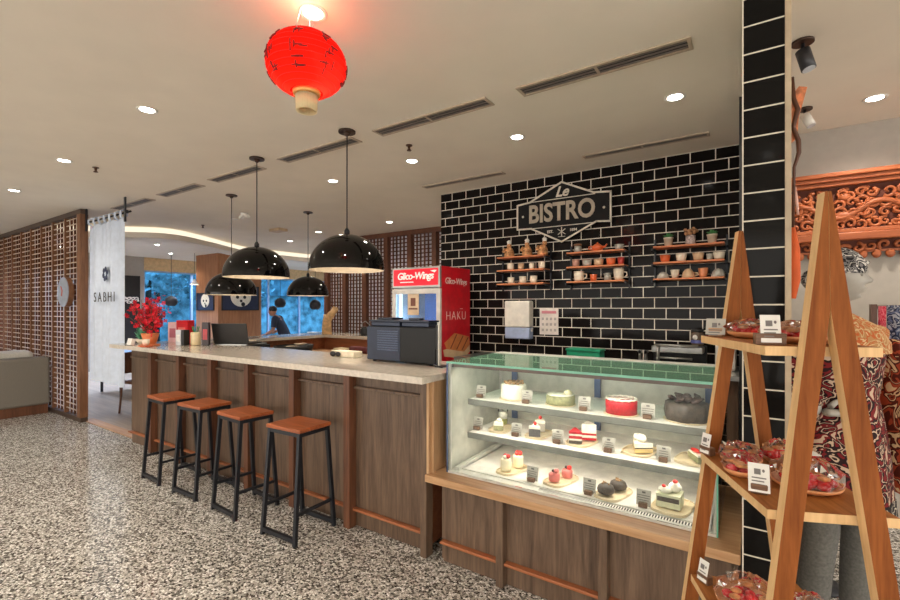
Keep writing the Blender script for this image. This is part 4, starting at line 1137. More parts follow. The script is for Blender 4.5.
for a in (90, 35, 145): m.bar((-1.55 - 0.045 * math.cos(R(a)), 4.231, 2.235 - 0.045 * math.sin(R(a))), (-1.55 + 0.045 * math.cos(R(a)), 4.231, 2.235 + 0.045 * math.sin(R(a))), 0.008, 0.006)
m.box(-1.585, -1.515, 4.229, 4.2345, 2.186, 2.190); P('crossed_emblem', m, M_signl, t)
m = MB()
for x in (-1.955, -1.15): m.ball((x, 4.231, 2.42), (0.012, 0.006, 0.012), 10, 6)
P('stud', m, M_signl, t)

# ================================================================== SMALL SHELVES AND CROCKERY
def shelf_unit(x0, x1, lab):
    xc = (x0 + x1) / 2
    t = T('crockery_shelf', lab, 'shelf', (xc, 4.2, 1.73), 0, 'three-tier crockery shelves')
    for z in (2.0, 1.868, 1.732):
        m = MB(); m.box(x0, x1, 4.10, 4.268, z, z + 0.014, 0.002); P('board', m, M_shelfw, t)
    for x in (x0 - 0.017, x1 + 0.003):
        m = MB(); m.box(x, x + 0.012, 4.255, 4.276, 1.68, 2.09); m.box(x, x + 0.012, 4.11, 4.254, 1.985, 1.9995); m.box(x, x + 0.012, 4.11, 4.254, 1.852, 1.8675); m.box(x, x + 0.012, 4.11, 4.254, 1.716, 1.7315); P('bracket', m, M_iron, t)
shelf_unit(-2.185, -1.68, 'three-tier wooden wall shelf with brown figurines, nearest the fridge')
shelf_unit(-1.456, -0.945, 'three-tier wooden wall shelf under the right end of the bistro sign')
shelf_unit(-0.712, -0.20, 'three-tier wooden wall shelf with small potted plants beside the pillar')
SZ = (2.0145, 1.8825, 1.7465); SY = 4.165
def vessel(name, lab, cat, x, z, prof, mm, grp=None, handle=None, extra=None, y=SY):
    t = T(name, lab, cat, (x, y, z), 0, grp)
    m = MB(); m.lathe(prof, (0, 0, 0), 18, True); P('body', m, mm, t, False)
    if handle:
        r, h, s = handle; m = MB(); m.tube([(r * 0.95 * s, 0, h * 0.8), ((r + 0.026) * s, 0, h * 0.75), ((r + 0.03) * s, 0, h * 0.45), (r * 0.9 * s, 0, h * 0.2)], 0.006, 6); P('handle', m, mm, t, False)
    for nm, mb_, m2 in (extra or []): P(nm, mb_, m2, t, False)
    return t
def cup_prof(r, h, flare=1.1): return [(r * 0.8, 0), (r, h * 0.25), (r * flare, h), (r * flare - 0.006, h), (r * 0.85, h * 0.3), (0, h * 0.28)]
def jar_lid(r, h, hl=0.018): return MB().lathe([(r, h), (r, h + hl), (r * 0.5, h + hl + 0.004), (0, h + hl + 0.005)], (0, 0, 0), 18)
# figurines
for x, lab in ((-2.076, 'brown carved figurine with white cap, nearest the fridge'), (-1.879, 'brown carved figurine with white cap, middle of the three'), (-1.686 - 0.03, 'leaning brown carved figurine below the left point of the sign border')):
    t = T('carved_figurine', lab, 'figurine', (x, SY, SZ[0]), 0, 'carved figurines on the top shelf')
    M_fig = mat('figurine_brown', (178, 128, 84), 0.6, var=0.35, scale=60)
    lean = 0.02 if 'leaning' in lab else 0
    m = MB(); m.lathe([(0.05, 0), (0.052, 0.015), (0.046, 0.06), (0.03, 0.09), (0.018, 0.098)], (0, 0, 0), 16); m.ball((lean, 0, 0.115), (0.024, 0.024, 0.026), 12, 8); m.tube([(0.03, -0.03, 0.085), (0.045, -0.045, 0.055), (0.015, -0.052, 0.045)], 0.012, 7); m.tube([(-0.03, -0.03, 0.085), (-0.045, -0.045, 0.055), (-0.015, -0.052, 0.045)], 0.012, 7); P('body', m, M_fig, t, False)
    m = MB(); m.lathe([(0.022, 0.132), (0.018, 0.142), (0.024, 0.155), (0.012, 0.170), (0, 0.171)], (lean, 0, 0), 12); P('cap', m, M_white, t, False)
for k, (x, r, h) in enumerate(((-2.06, 0.034, 0.07), (-1.945, 0.030, 0.062), (-1.83, 0.026, 0.056), (-1.725, 0.032, 0.07))):
    vessel('small_cup', ['cream handleless cup at the fridge end of the middle tier under the figurines', 'brownish handleless cup second along the tier under the figurines', 'smallest cream handleless cup on the tier under the figurines', 'cream handleless cup at the sign end of the tier under the figurines'][k], 'cup', x, SZ[1], cup_prof(r, h, 1.0), M_beige if k == 1 else M_ceram, 'cups on the figurine shelf')
for k, (x, r, h) in enumerate(((-2.055, 0.035, 0.062), (-1.925, 0.036, 0.068), (-1.81, 0.036, 0.07))):
    vessel('small_cup', ['cream straight cup at the fridge end of the lowest tier under the figurines', 'cream straight cup in the middle of the lowest tier under the figurines', 'cream straight cup nearest the empty end of the lowest tier under the figurines'][k], 'cup', x, SZ[2], cup_prof(r, h, 1.0), M_ceram, 'cups on the figurine shelf')
# middle unit
vessel('lidded_jar', 'grey jar with brown lid on the top shelf beside the orange teapot', 'jar', -1.37, SZ[0], [(0.03, 0), (0.034, 0.02), (0.03, 0.058), (0, 0.058)], M_greyc, None, None, [('lid', jar_lid(0.036, 0.0585), mat('lid_brown', (128, 92, 66), 0.5))])
sp = MB().tube([(0.045, 0, 0.03), (0.07, 0, 0.04), (0.085, 0, 0.06)], [0.012, 0.009, 0.007], 8)
ld = MB().lathe([(0.03, 0.058), (0.02, 0.066), (0.006, 0.07), (0.008, 0.078), (0, 0.081)], (0, 0, 0), 14)
vessel('teapot', 'round orange teapot in the middle of the top shelf under the sign', 'teapot', -1.19, SZ[0], [(0.035, 0), (0.052, 0.025), (0.048, 0.045), (0.030, 0.057), (0, 0.0575)], M_orange, None, (0.05, 0.06, -1), [('spout', sp, M_orange), ('lid', ld, M_orange)])
vessel('small_bowl', 'small pale bowl at the far end of the top shelf under the sign', 'bowl', -1.0, SZ[0], cup_prof(0.032, 0.045, 1.25), M_greyc)
for k, (x, r, h, mm, lab) in enumerate(((-1.39, 0.030, 0.066, mat('pinkish_glaze', (190, 140, 124), 0.3), 'pinkish tall cup on the middle tier under the sign'), (-1.285, 0.038, 0.056, M_greyc, 'wide grey bowl on the middle tier, second from the pinkish cup side'),
        (-1.18, 0.038, 0.058, M_beige, 'grey and brown bowl in the middle of the middle tier under the sign'), (-1.07, 0.036, 0.060, M_orange, 'orange-based bowl on the middle tier under the sign'), (-0.985, 0.026, 0.064, mat('dull_red_glaze', (176, 54, 46), 0.3), 'dull red narrow cup at the end of the middle tier under the sign'))):
    vessel('glazed_bowl', lab, 'bowl', x, SZ[1], cup_prof(r, h, 1.12), mm, 'bowls on the middle shelf unit')
vessel('mug', 'big cream mug on the lowest tier beside the small orange pot', 'mug', -1.36, SZ[2], cup_prof(0.042, 0.092, 1.15), M_ceram, 'big cream mugs', (0.044, 0.085, 1))
vessel('small_pot', 'small orange pot on the lowest tier between the mug and grey jar', 'pot', -1.225, SZ[2], [(0.026, 0), (0.03, 0.03), (0.028, 0.048), (0.034, 0.058), (0, 0.058)], M_orange)
vessel('lidded_jar', 'grey lidded jar on the lowest tier next to the second mug', 'jar', -1.10, SZ[2], [(0.028, 0), (0.03, 0.05), (0.028, 0.052), (0, 0.052)], M_greyc, None, None, [('lid', jar_lid(0.034, 0.0525, 0.012), M_greyc)])
vessel('mug', 'big cream mug at the end of the lowest tier, right of the grey jar', 'mug', -1.005, SZ[2], cup_prof(0.040, 0.100, 1.15), M_ceram, 'big cream mugs', (0.042, 0.09, 1))
# right unit
def plant(x, lab):
    t = T('potted_plant', lab, 'plant', (x, SY, SZ[0]), 0, 'small potted plants on the top shelf')
    m = MB(); m.lathe([(0.028, 0), (0.036, 0.06), (0.039, 0.06), (0.039, 0.072), (0.033, 0.072), (0.030, 0.064), (0, 0.064)], (0, 0, 0), 18); P('pot', m, M_ceram, t, False)
    m = MB()
    for k in range(16):
        a = k * 2.4; e = 0.5 + 0.8 * (k % 4) / 4; L = 0.05; b = Vector((0, 0, 0.066)); tip = b + Vector((math.cos(a) * math.cos(e), math.sin(a) * math.cos(e), math.sin(e))) * L; mid = (b + tip) / 2 + Vector((0, 0, 0.01)); s = Vector((-math.sin(a), math.cos(a), 0)) * 0.011
        m.add([b, mid + s, tip, mid - s], [(0, 1, 2, 3)])
    P('leaves', m, M_green, t, False)
plant(-0.605, 'small green plant in a cream pot nearest the bistro sign'); plant(-0.288, 'small green plant in a cream pot nearest the tiled pillar')
t = T('dried_flower_jar', 'jar of brown dried flowers between the two potted plants', 'vase', (-0.44, SY, SZ[0]))
m = MB(); m.lathe([(0.036, 0), (0.038, 0.02), (0.036, 0.075), (0, 0.075)], (0, 0, 0), 18); P('jar', m, mat('mottled_jar', (176, 156, 150), 0.4, var=0.3, scale=80), t, False)
m = MB()
for k in range(22): m.ball((random.uniform(-0.042, 0.042), random.uniform(-0.04, 0.04), 0.10 + random.uniform(-0.015, 0.03)), 0.014, 7, 5)
P('flowers', m, mat('dried_tan', (176, 128, 90), 0.8, var=0.2, scale=60), t, False)
for k, (x, r, h, mm, lab) in enumerate(((-0.63, 0.034, 0.058, M_orange, 'orange wide-rimmed bowl on the middle tier beside the pillar unit end'), (-0.508, 0.036, 0.062, M_ceram, 'cream handled bowl on the middle tier under the dried flowers'), (-0.385, 0.036, 0.060, M_beige, 'brown and cream bowl on the middle tier near the small glass'), (-0.305, 0.020, 0.050, M_greyc, 'small grey beaker on the middle tier between two bowls'), (-0.24, 0.036, 0.058, M_ceram, 'cream bowl on the middle tier closest to the pillar'))):
    vessel('glazed_bowl', lab, 'bowl', x, SZ[1], cup_prof(r, h, 1.2), mm, 'bowls on the plant shelf unit')
def dome(r, h): return [(r, 0), (r * 1.02, h * 0.15), (r * 0.86, h * 0.6), (r * 0.5, h * 0.92), (0, h)]
vessel('upturned_bowl', 'grey-white upturned bowl at the sign end of the lowest tier under the plants', 'bowl', -0.647, SZ[2], dome(0.048, 0.056), M_greyc)
vessel('small_cup', 'cream flared cup on the lowest tier between the upturned bowl and beige mug', 'cup', -0.555, SZ[2], cup_prof(0.026, 0.070, 1.35), M_ceram)
vessel('upturned_mug', 'beige upturned mug with a handle on the lowest tier under the plants', 'mug', -0.458, SZ[2], dome(0.046, 0.076), M_beige, None, (0.044, 0.05, 1))
vessel('small_cup', 'orange flared cup on the lowest tier near the pillar', 'cup', -0.35, SZ[2], cup_prof(0.028, 0.074, 1.3), mat('pale_orange_glaze', (214, 138, 96), 0.3))
vessel('upturned_bowl', 'grey-white upturned bowl on the lowest tier closest to the pillar', 'bowl', -0.245, SZ[2], dome(0.048, 0.066), M_greyc)

# ================================================================== TILED-WALL FITTINGS AND BACK COUNTER
t = T('mounted_towel_dispenser', 'white paper towel dispenser on the tiled wall near the fridge', 'dispenser', (-1.997, 4.22, 1.185))
m = MB(); m.box(-2.135, -1.858, 4.17, 4.277, 1.305, 1.572, 0.014); P('cover', m, mat('dispenser_cream', (222, 216, 202), 0.3), t)
m = MB(); m.box(-2.132, -1.861, 4.175, 4.277, 1.19, 1.304, 0.010); P('tray', m, mat('dispenser_blue', (164, 180, 214), 0.3), t)
m = MB(); m.box(-1.857, -1.845, 4.20, 4.23, 1.265, 1.295, 0.003); P('catch', m, M_white, t)
t = T('notice_sign', 'small pale notice with a pink heading beside the towel dispenser', 'notice', (-1.695, 4.27, 1.237))
m = MB(); m.box(-1.792, -1.598, 4.272, 4.278, 1.237, 1.50); P('sheet', m, mat('notice_paper', (226, 214, 206), 0.6), t)
m = MB(); m.box(-1.77, -1.62, 4.2705, 4.2716, 1.445, 1.472); P('heading', m, mat('notice_pink', (206, 130, 140), 0.6), t)
for i in range(4):
    for k in range(3):
        m = MB(); m.box(-1.768 + i * 0.042, -1.746 + i * 0.042, 4.2705, 4.2716, 1.27 + k * 0.055, 1.295 + k * 0.055); P('pictogram', m, mat('notice_grey', (176, 166, 160), 0.6), t)
t = T('back_counter', 'dark work counter along the foot of the black tiled wall', 'counter', (-1.2, 4.0, 0))
m = MB(); m.box(-2.40, -0.10, 3.70, 4.275, 0.003, 0.998); P('body', m, M_panel, t)
m = MB(); m.box(-2.42, -0.095, 3.67, 4.276, 0.9985, 1.03); P('top', m, M_steel, t)
t = T('green_tray', 'teal green plastic box on the back counter under the notice', 'box', (-1.24, 3.95, 1.031))
m = MB(); m.box(-1.385, -1.095, 3.90, 4.05, 1.031, 1.125, 0.008); P('body', m, M_teal, t)
m = MB(); m.box(-1.392, -1.088, 3.893, 4.057, 1.1255, 1.145, 0.005); P('lid', m, M_teal, t)
t = T('coffee_machine', 'low steel and black coffee machine on the back counter by the pillar', 'coffee machine', (-0.6, 4.0, 1.031))
m = MB(); m.box(-0.70, -0.32, 3.86, 4.16, 1.031, 1.06, 0.005); m.box(-0.70, -0.32, 4.05, 4.16, 1.0605, 1.20, 0.008); P('body', m, M_black, t)
m = MB(); m.box(-0.69, -0.33, 3.90, 4.0495, 1.15, 1.20, 0.008); m.tube([(-0.66, 3.88, 1.21), (-0.36, 3.88, 1.21)], 0.010, 8); P('hood', m, M_steel, t)
m = MB(); m.tube([(-0.64, 3.89, 1.065), (-0.64, 3.89, 1.215)], 0.012, 8); m.tube([(-0.64, 3.89, 1.11), (-0.40, 3.89, 1.11)], 0.009, 8); P('bar', m, M_steel, t)
for i, x in enumerate((-0.79, -0.745)):
    t = T('tap_fitting', ['steel and black tap handle at the teal box side of the coffee machine', 'steel and black tap handle touching the coffee machine side'][i], 'tap', (x, 3.98, 1.031), 0, 'tap fittings on the back counter')
    m = MB(); m.lathe([(0.02, 0), (0.012, 0.01), (0.012, 0.10), (0.018, 0.105), (0.018, 0.125), (0, 0.126)], (0, 0, 0), 14); P('post', m, M_steel, t, False)
    m = MB(); m.ball((0, -0.025, 0.11), (0.012, 0.022, 0.014), 10, 7); P('knob', m, M_black, t, False)
t = T('coffee_jar', 'dark jar with a blue and white label standing on the coffee machine', 'jar', (-0.385, 4.10, 1.2005))
m = MB(); m.lathe([(0.045, 0), (0.048, 0.01), (0.048, 0.10), (0.04, 0.11), (0, 0.11)], (0, 0, 0), 20); P('body', m, mat('jar_brown', (96, 82, 70), 0.2), t, False)
m = MB(); m.lathe([(0.0488, 0.022), (0.0488, 0.045)], (0, 0, 0), 20, False); P('label', m, mat('label_blue', (92, 100, 164), 0.4), t, False)
m = MB(); m.ball((-0.012, -0.0475, 0.068), (0.018, 0.004, 0.02), 10, 6); P('emblem', m, M_white, t, False)
m = MB(); m.lathe([(0.046, 0.1105), (0.046, 0.13), (0, 0.131)], (0, 0, 0), 20); P('lid', m, M_black, t, False)
t = T('water_purifier', 'narrow white appliance with an orange tap against the tiled wall near the pillar', 'dispenser', (-0.19, 4.1, 1.031))
m = MB(); m.box(-0.255, -0.125, 3.98, 4.24, 1.031, 1.32, 0.012); P('body', m, M_white, t)
m = MB(); m.box(-0.222, -0.20, 3.94, 3.979, 1.225, 1.245, 0.003); P('tap', m, M_orange, t)

# ================================================================== ON THE BAR
WZ = 1.1025
t = T('counter_oven', 'black boxy oven with a louvered side on the bar worktop', 'oven', (-2.12, 2.6, WZ))
m = MB(); m.prism([(-2.44, 2.515), (-1.80, 2.515), (-1.985, 2.76), (-2.44, 2.76)], 'xy', WZ + 0.012, 1.365); P('body', m, mat('oven_black', (24, 25, 28), 0.4, spec=0.2), t)
m = MB(); m.box(-2.435, -2.115, 2.503, 2.5145, WZ + 0.016, 1.36); P('louver_panel', m, mat('oven_blue_lit_black', (36, 44, 64), 0.3, spec=0.3), t)  # blue light falling on this half is put into the panel colour
m = MB()
for k in range(9): m.box(-2.33, -2.13, 2.4985, 2.5025, 1.19 + k * 0.017, 1.198 + k * 0.017)
P('louvers', m, mat('oven_slot', (66, 76, 98), 0.3, 0.4), t)
m = MB(); m.box(-2.11, -1.80, 2.499, 2.5145, WZ + 0.016, 1.362, 0.003); P('door', m, mat('oven_door', (24, 23, 22), 0.3, spec=0.2), t)
for x, y in ((-2.40, 2.55), (-2.40, 2.72), (-1.86, 2.54), (-2.02, 2.72)):
    for y in (y,):
        m = MB(); m.cyl((x, y, WZ), 0.015, 0.0115, 10); P('foot', m, M_black, t)
t = T('display_screen', 'thin tilted black screen with a pale edge beside the black oven', 'screen', (-1.765, 2.5, WZ))
Rm = Matrix.Rotation(R(6), 3, 'Y')
m = MB(); m.box(-1.792, -1.768, 2.488, 2.506, 1.22, 1.385, 0.003); P('panel', m, M_black, t)
m = MB(); m.box(-1.7675, -1.760, 2.486, 2.506, WZ + 0.0105, 1.388); P('bezel', m, M_greyw, t)
m = MB(); m.box(-1.785, -1.72, 2.47, 2.57, WZ, WZ + 0.01, 0.003); m.bar((-1.78, 2.497, WZ + 0.0105), (-1.78, 2.497, 1.2195), 0.014, 0.012); P('stand', m, M_black, t)
for i, (x0, x1, y0, y1, lab) in enumerate([(-2.42, -2.14, 2.53, 2.72, 'flat dark tray with a raised lid on the louvered half of the oven'), (-2.12, -1.88, 2.53, 2.64, 'flat dark tray lying on the plain half of the oven top')]):
    t = T('baking_tray', lab, 'tray', ((x0 + x1) / 2, (y0 + y1) / 2, 1.366), 0, 'dark trays on the oven')
    m = MB(); m.box(x0, x1, y0, y1, 1.366, 1.398, 0.005); P('tray', m, mat('tray_blue_black', (44, 52, 70), 0.35, 0.3), t)
    m = MB(); m.box(x0 - 0.008, x1 + 0.008, y0 - 0.008, y1 + 0.008, 1.3985, 1.412, 0.003); m.box(x0 + 0.04, x1 - 0.1, y0 + 0.03, y1 - 0.03, 1.4125, 1.428, 0.003); P('lid', m, mat('tray_lid', (36, 42, 56), 0.3, 0.3), t)
t = T('card_holder', 'cream folded card with a black clip lying near the front of the worktop', 'card holder', (-2.8, 2.5, WZ))
m = MB(); m.box(-2.90, -2.64, 2.56, 2.66, WZ, WZ + 0.05, 0.006); P('block', m, mat('cream_paper', (230, 220, 196), 0.6), t)
m = MB(); m.ball((-2.86, 2.545, WZ + 0.025), (0.035, 0.012, 0.022), 10, 6); m.ball((-2.80, 2.545, WZ + 0.025), (0.03, 0.012, 0.02), 10, 6); P('clip', m, M_black, t)
# laptop
t = T('laptop', 'open black laptop seen from behind on the bar worktop', 'laptop', (-4.74, 2.79, WZ), R(28))
m = MB(); m.box(-0.20, 0.20, 0.0, 0.27, 0, 0.016, 0.004); P('base', m, M_black, t, False)
m = MB(); m.box(-0.20, 0.20, -0.016, -0.002, 0.012, 0.235, 0.004, Matrix.Rotation(R(12), 3, 'X'), (0, -0.009, 0.012)); P('screen_lid', m, mat('laptop_black', (40, 38, 38), 0.4), t, False)
m = MB(); m.box(-0.16, 0.20, -0.05, -0.022, 0, 0.006); P('cable_tray', m, M_steel, t, False)
# flowers
FXx, FYy = -5.35, 2.24
t = T('red_blossom_arrangement', 'spray of red blossoms in an orange pot at the banner end of the bar', 'flowers', (FXx, FYy, WZ))
m = MB(); m.lathe([(0.09, 0), (0.095, 0.012), (0.05, 0.014), (0.06, 0.03), (0.085, 0.13), (0.078, 0.13), (0.06, 0.1), (0, 0.1)], (FXx, FYy, WZ), 22); P('pot', m, mat('terracotta_glaze', (206, 116, 66), 0.35), t)
rr = random.Random(11); tw = MB(); pet = MB(); base = Vector((FXx, FYy, WZ + 0.10))
tips = []
for k in range(40):
    a = rr.uniform(0, 2 * PI); e = rr.uniform(0.62, 1.52); L = rr.uniform(0.24, 0.44)
    tip = base + Vector((math.cos(a) * math.cos(e) * 1.05, math.sin(a) * math.cos(e) * 0.8, math.sin(e))) * L; mid = base + (tip - base) * 0.5 + Vector((rr.uniform(-.03, .03), rr.uniform(-.03, .03), 0.03))
    tw.tube([base, mid, tip], [0.006, 0.004, 0.002], 5)
    for j in range(10):
        f = rr.uniform(0.35, 1.05); c = base + (tip - base) * f + Vector((rr.gauss(0, 0.022), rr.gauss(0, 0.022), rr.gauss(0, 0.022)))
        nn = Vector((rr.gauss(0, 1), rr.gauss(0, 1), rr.gauss(0, 1))).normalized(); u = nn.orthogonal().normalized(); v = nn.cross(u)
        for q in range(4):
            th = q * PI / 2; d = u * math.cos(th) + v * math.sin(th); s = nn.cross(d); r_ = 0.023
            pet.add([c, c + d * r_ * 0.6 + s * r_ * 0.45, c + d * r_ + nn * 0.004, c + d * r_ * 0.6 - s * r_ * 0.45], [(0, 1, 2, 3)])
P('branches', tw, M_bark, t); P('blossoms', pet, M_redpet, t)
t = T('succulent_bowl', 'green leafy plant in a pale low bowl at the banner end of the bar', 'plant', (-5.74, 2.34, WZ))
m = MB(); m.lathe([(0.05, 0), (0.10, 0.05), (0.095, 0.05), (0, 0.03)], (0, 0, 0), 20); P('bowl', m, M_ceram, t, False)
m = MB()
for k in range(40):
    a = k * 2.4; e = rr.uniform(0.5, 1.5); L = rr.uniform(0.09, 0.19); b = Vector((rr.uniform(-.04, .04), rr.uniform(-.04, .04), 0.035)); tip = b + Vector((math.cos(a) * math.cos(e), math.sin(a) * math.cos(e), math.sin(e))) * L; mid = (b + tip) / 2 + Vector((0, 0, 0.015)); s = Vector((-math.sin(a), math.cos(a), 0)) * 0.018
    m.add([b, mid + s, tip, mid - s], [(0, 1, 2, 3)])
P('leaves', m, mat('blue_green_leaf', (84, 150, 118), 0.5, var=0.25, scale=30), t, False)
t = T('paper_swan_cup', 'cream cup on a saucer in front of the red blossoms', 'cup', (-5.20, 2.135, WZ))
m = MB(); m.lathe([(0.04, 0), (0.07, 0.008), (0.07, 0.012), (0, 0.010)], (0, 0, 0), 20); P('saucer', m, M_orange, t, False)
m = MB(); m.lathe([(0.022, 0.0125), (0.035, 0.04), (0.038, 0.075), (0.033, 0.075), (0, 0.05)], (0, 0, 0), 18); P('cup', m, M_ceram, t, False)
m = MB(); m.box(-5.60, -5.50, 2.12, 2.16, WZ, WZ + 0.07, 0.003, Matrix.Rotation(R(-14), 3, 'X')); S('small_card', 'small white folded card at the banner end of the worktop', 'card', m, M_cardw)
def boxy(name, lab, cat, x, y, w, d, h, mm, rz, face=None, fm=None):
    t = T(name, lab, cat, (x, y, WZ), R(rz)); m = MB(); m.box(-w / 2, w / 2, -d / 2, d / 2, 0, h, 0.004); P('body', m, mm, t, False)
    if fm: 
        m = MB(); m.box(-w * 0.32, w * 0.32, -d / 2 - 0.003, -d / 2 - 0.0005, h * 0.25, h * 0.7); P('label_panel', m, fm, t, False)
    return t
boxy('pink_box', 'pale pink box standing on the worktop behind the red blossoms', 'box', -5.56, 2.60, 0.13, 0.10, 0.235, mat('pale_pink_card', (222, 176, 178), 0.5), 20, fm=mat('dark_pink_print', (176, 92, 106), 0.5))
boxy('red_box', 'bright red box beside the pale pink box on the worktop', 'box', -5.31, 2.58, 0.15, 0.10, 0.26, mat('box_red', (212, 26, 38), 0.4), 20, fm=mat('red_box_print', (236, 120, 110), 0.5))
boxy('grey_dispenser', 'white and grey card dispenser in front of the red box', 'dispenser', -5.09, 2.43, 0.065, 0.08, 0.165, mat('dispenser_grey', (196, 198, 202), 0.35), 20, fm=M_cardw)
boxy('black_block', 'narrow black block right beside the grey dispenser', 'stand', -5.03, 2.445, 0.035, 0.08, 0.165, M_black, 20)
t = T('straw_jar', 'cream jar of pale wooden stirrers on the worktop', 'jar', (-4.965, 2.52, WZ))
m = MB(); m.lathe([(0.042, 0), (0.05, 0.01), (0.05, 0.13), (0.045, 0.14), (0, 0.138)], (0, 0, 0), 18); P('jar', m, mat('pale_jar', (222, 204, 164), 0.3), t, False)
m = MB()
for k in range(9):
    a = k * 0.7; m.tube([(0.02 * math.cos(a), 0.02 * math.sin(a), 0.1405), (0.035 * math.cos(a), 0.035 * math.sin(a), 0.20)], 0.004, 5)
P('stirrer', m, M_green, t, False)
boxy('menu_stand', 'dark upright menu stand with a red picture beside the laptop', 'menu', -4.86, 2.575, 0.085, 0.03, 0.245, mat('menu_black', (46, 34, 36), 0.4), 20, fm=mat('menu_red', (170, 50, 56), 0.4))
# carved hand and kettles on the inner counter
t = T('wooden_hand_sculpture', 'pale wooden forked branch sculpture on the rear bar worktop', 'sculpture', (-5.44, 4.72, WZ))
x, y, z = -5.44, 4.72, WZ
m = MB(); m.tube([(x, y, z), (x, y, z + 0.12), (x + 0.01, y, z + 0.22), (x + 0.10, y, z + 0.30), (x + 0.22, y, z + 0.39)], [0.075, 0.07, 0.066, 0.055, 0.03], 12); m.tube([(x - 0.02, y, z + 0.2), (x - 0.05, y, z + 0.30)], [0.045, 0.015], 9); m.tube([(x + 0.1, y, z + 0.30), (x + 0.15, y + 0.01, z + 0.42)], [0.035, 0.014], 8)
P('branch', m, mat('pale_driftwood', (206, 168, 120), 0.6, var=0.15, scale=20), t)
for i, (x, lab) in enumerate(((-4.72, 'small black kettle on the rear bar worktop nearest the branch sculpture'), (-4.40, 'small black kettle on the rear bar worktop behind the oven'))):
    t = T('small_kettle', lab, 'kettle', (x, 4.82, WZ), R(20), 'black kettles before the lattice')
    m = MB(); m.lathe([(0.07, 0), (0.085, 0.03), (0.075, 0.09), (0.04, 0.125), (0, 0.13)], (0, 0, 0), 18); P('body', m, M_black, t, False)
    m = MB(); m.tube([(0.06, 0, 0.07), (0.10, 0, 0.10), (0.11, 0, 0.17), (0.13, 0, 0.19)], [0.016, 0.012, 0.01, 0.008], 7); P('spout', m, M_steel, t, False)
    m = MB(); m.tube([(-0.05, 0, 0.11), (-0.06, 0, 0.18), (0.0, 0, 0.205), (0.05, 0, 0.16)], 0.007, 7); P('handle', m, M_steel, t, False)
# on the inner work shelf
m = MB(); m.tube([(-4.55, 4.38, 0.9405), (-4.40, 4.36, 0.945), (-4.25, 4.38, 0.938)], [0.045, 0.05, 0.042], 10); S('rolled_cloth', 'dark maroon rolled cloth on the inner work shelf', 'cloth', m, mat('maroon_cloth', (104, 48, 50), 0.8))
m = MB(); m.box(-4.83, -4.62, 4.30, 4.45, 0.891, 0.95, 0.01); S('paper_pack', 'small cream pack on the inner work shelf beside the rolled cloth', 'pack', m, mat('cream_pack', (206, 186, 146), 0.6))
t = T('sink_basin', 'dark basin with plates set into the inner side of the bar', 'sink', (-5.15, 3.9, 0.891))
m = MB(); m.lathe([(0.16, 0), (0.20, 0.012), (0.215, 0.11), (0.20, 0.11), (0.15, 0.02), (0, 0.02)], (0, 0, 0), 24, sy=1.3); P('basin', m, M_black, t, False)
for k in range(3):
    m = MB(); m.lathe([(0.05, 0), (0.09, 0.02), (0.085, 0.02), (0, 0.006)], (-0.06 + 0.05 * k, -0.10 + 0.09 * k, 0.05 + 0.03 * k), 18); P('plate', m, M_ceram, t, False)
t = T('blender_base', 'black and steel machine on the inner work shelf behind the laptop', 'machine', (-5.15, 3.3, 0.891))
m = MB(); m.box(-0.13, 0.13, -0.16, 0.16, 0, 0.16, 0.01); P('body', m, M_black, t, False)
m = MB(); m.box(-0.10, 0.10, -0.13, 0.13, 0.1605, 0.18, 0.005); m.tube([(-0.1, -0.1, 0.19), (0.12, 0.1, 0.23)], 0.012, 8); P('lid', m, M_steel, t, False)
m = MB(); m.lathe([(0.03, 0.1805), (0.05, 0.22), (0.03, 0.22)], (0.03, -0.02, 0), 14); P('cup', m, M_ceram, t, False)

# ================================================================== A-FRAME RACK
RX, RY, RA = 0.043, 1.5475, R(23.5)
def RW(x, y, z): return (RX + x * math.cos(RA) - y * math.sin(RA), RY + x * math.sin(RA) + y * math.cos(RA), z)
t = T('ladder_rack', 'wooden A-frame display rack with three shelves in front of the tiled pillar', 'rack', (RX, RY, 0), RA)
def leg_outline(s):
    return [(s * 0.234, 0.003), (s * 0.192, 0.003), (s * 0.0005, 1.495), (s * 0.0005, 1.764), (s * 0.0064, 1.764)]
for y0, y1 in ((-0.234, -0.206), (0.206, 0.234)):
    for s in (-1, 1):
        m = MB(); ol = leg_outline(s); m.prism(ol, 'xz', y0, y1)
        for v in m.v:
            if v.z > 1.7 and y0 > 0: v.z -= 0.016
            v.y += (-0.030 if y0 < 0 else 0.010) * (1.764 - v.z)
        # veneered faces, pale raw edges
        m.mi = [0 if len(f) == 5 else 1 for f in m.f]
        P('leg', m, [M_rack, M_edge], t, False)
for z, xl, xr, ys in ((1.41, -0.119, 0.122, -0.212), (1.03, -0.120, 0.148, -0.224), (0.63, -0.150, 0.160, -0.236)):
    m = MB(); m.box(xl, xr, ys, 0.205, z - 0.022, z); m.mi = [0 if i < 2 else 1 for i in range(6)]
    P('shelf', m, [M_rackx, M_edge], t, False)

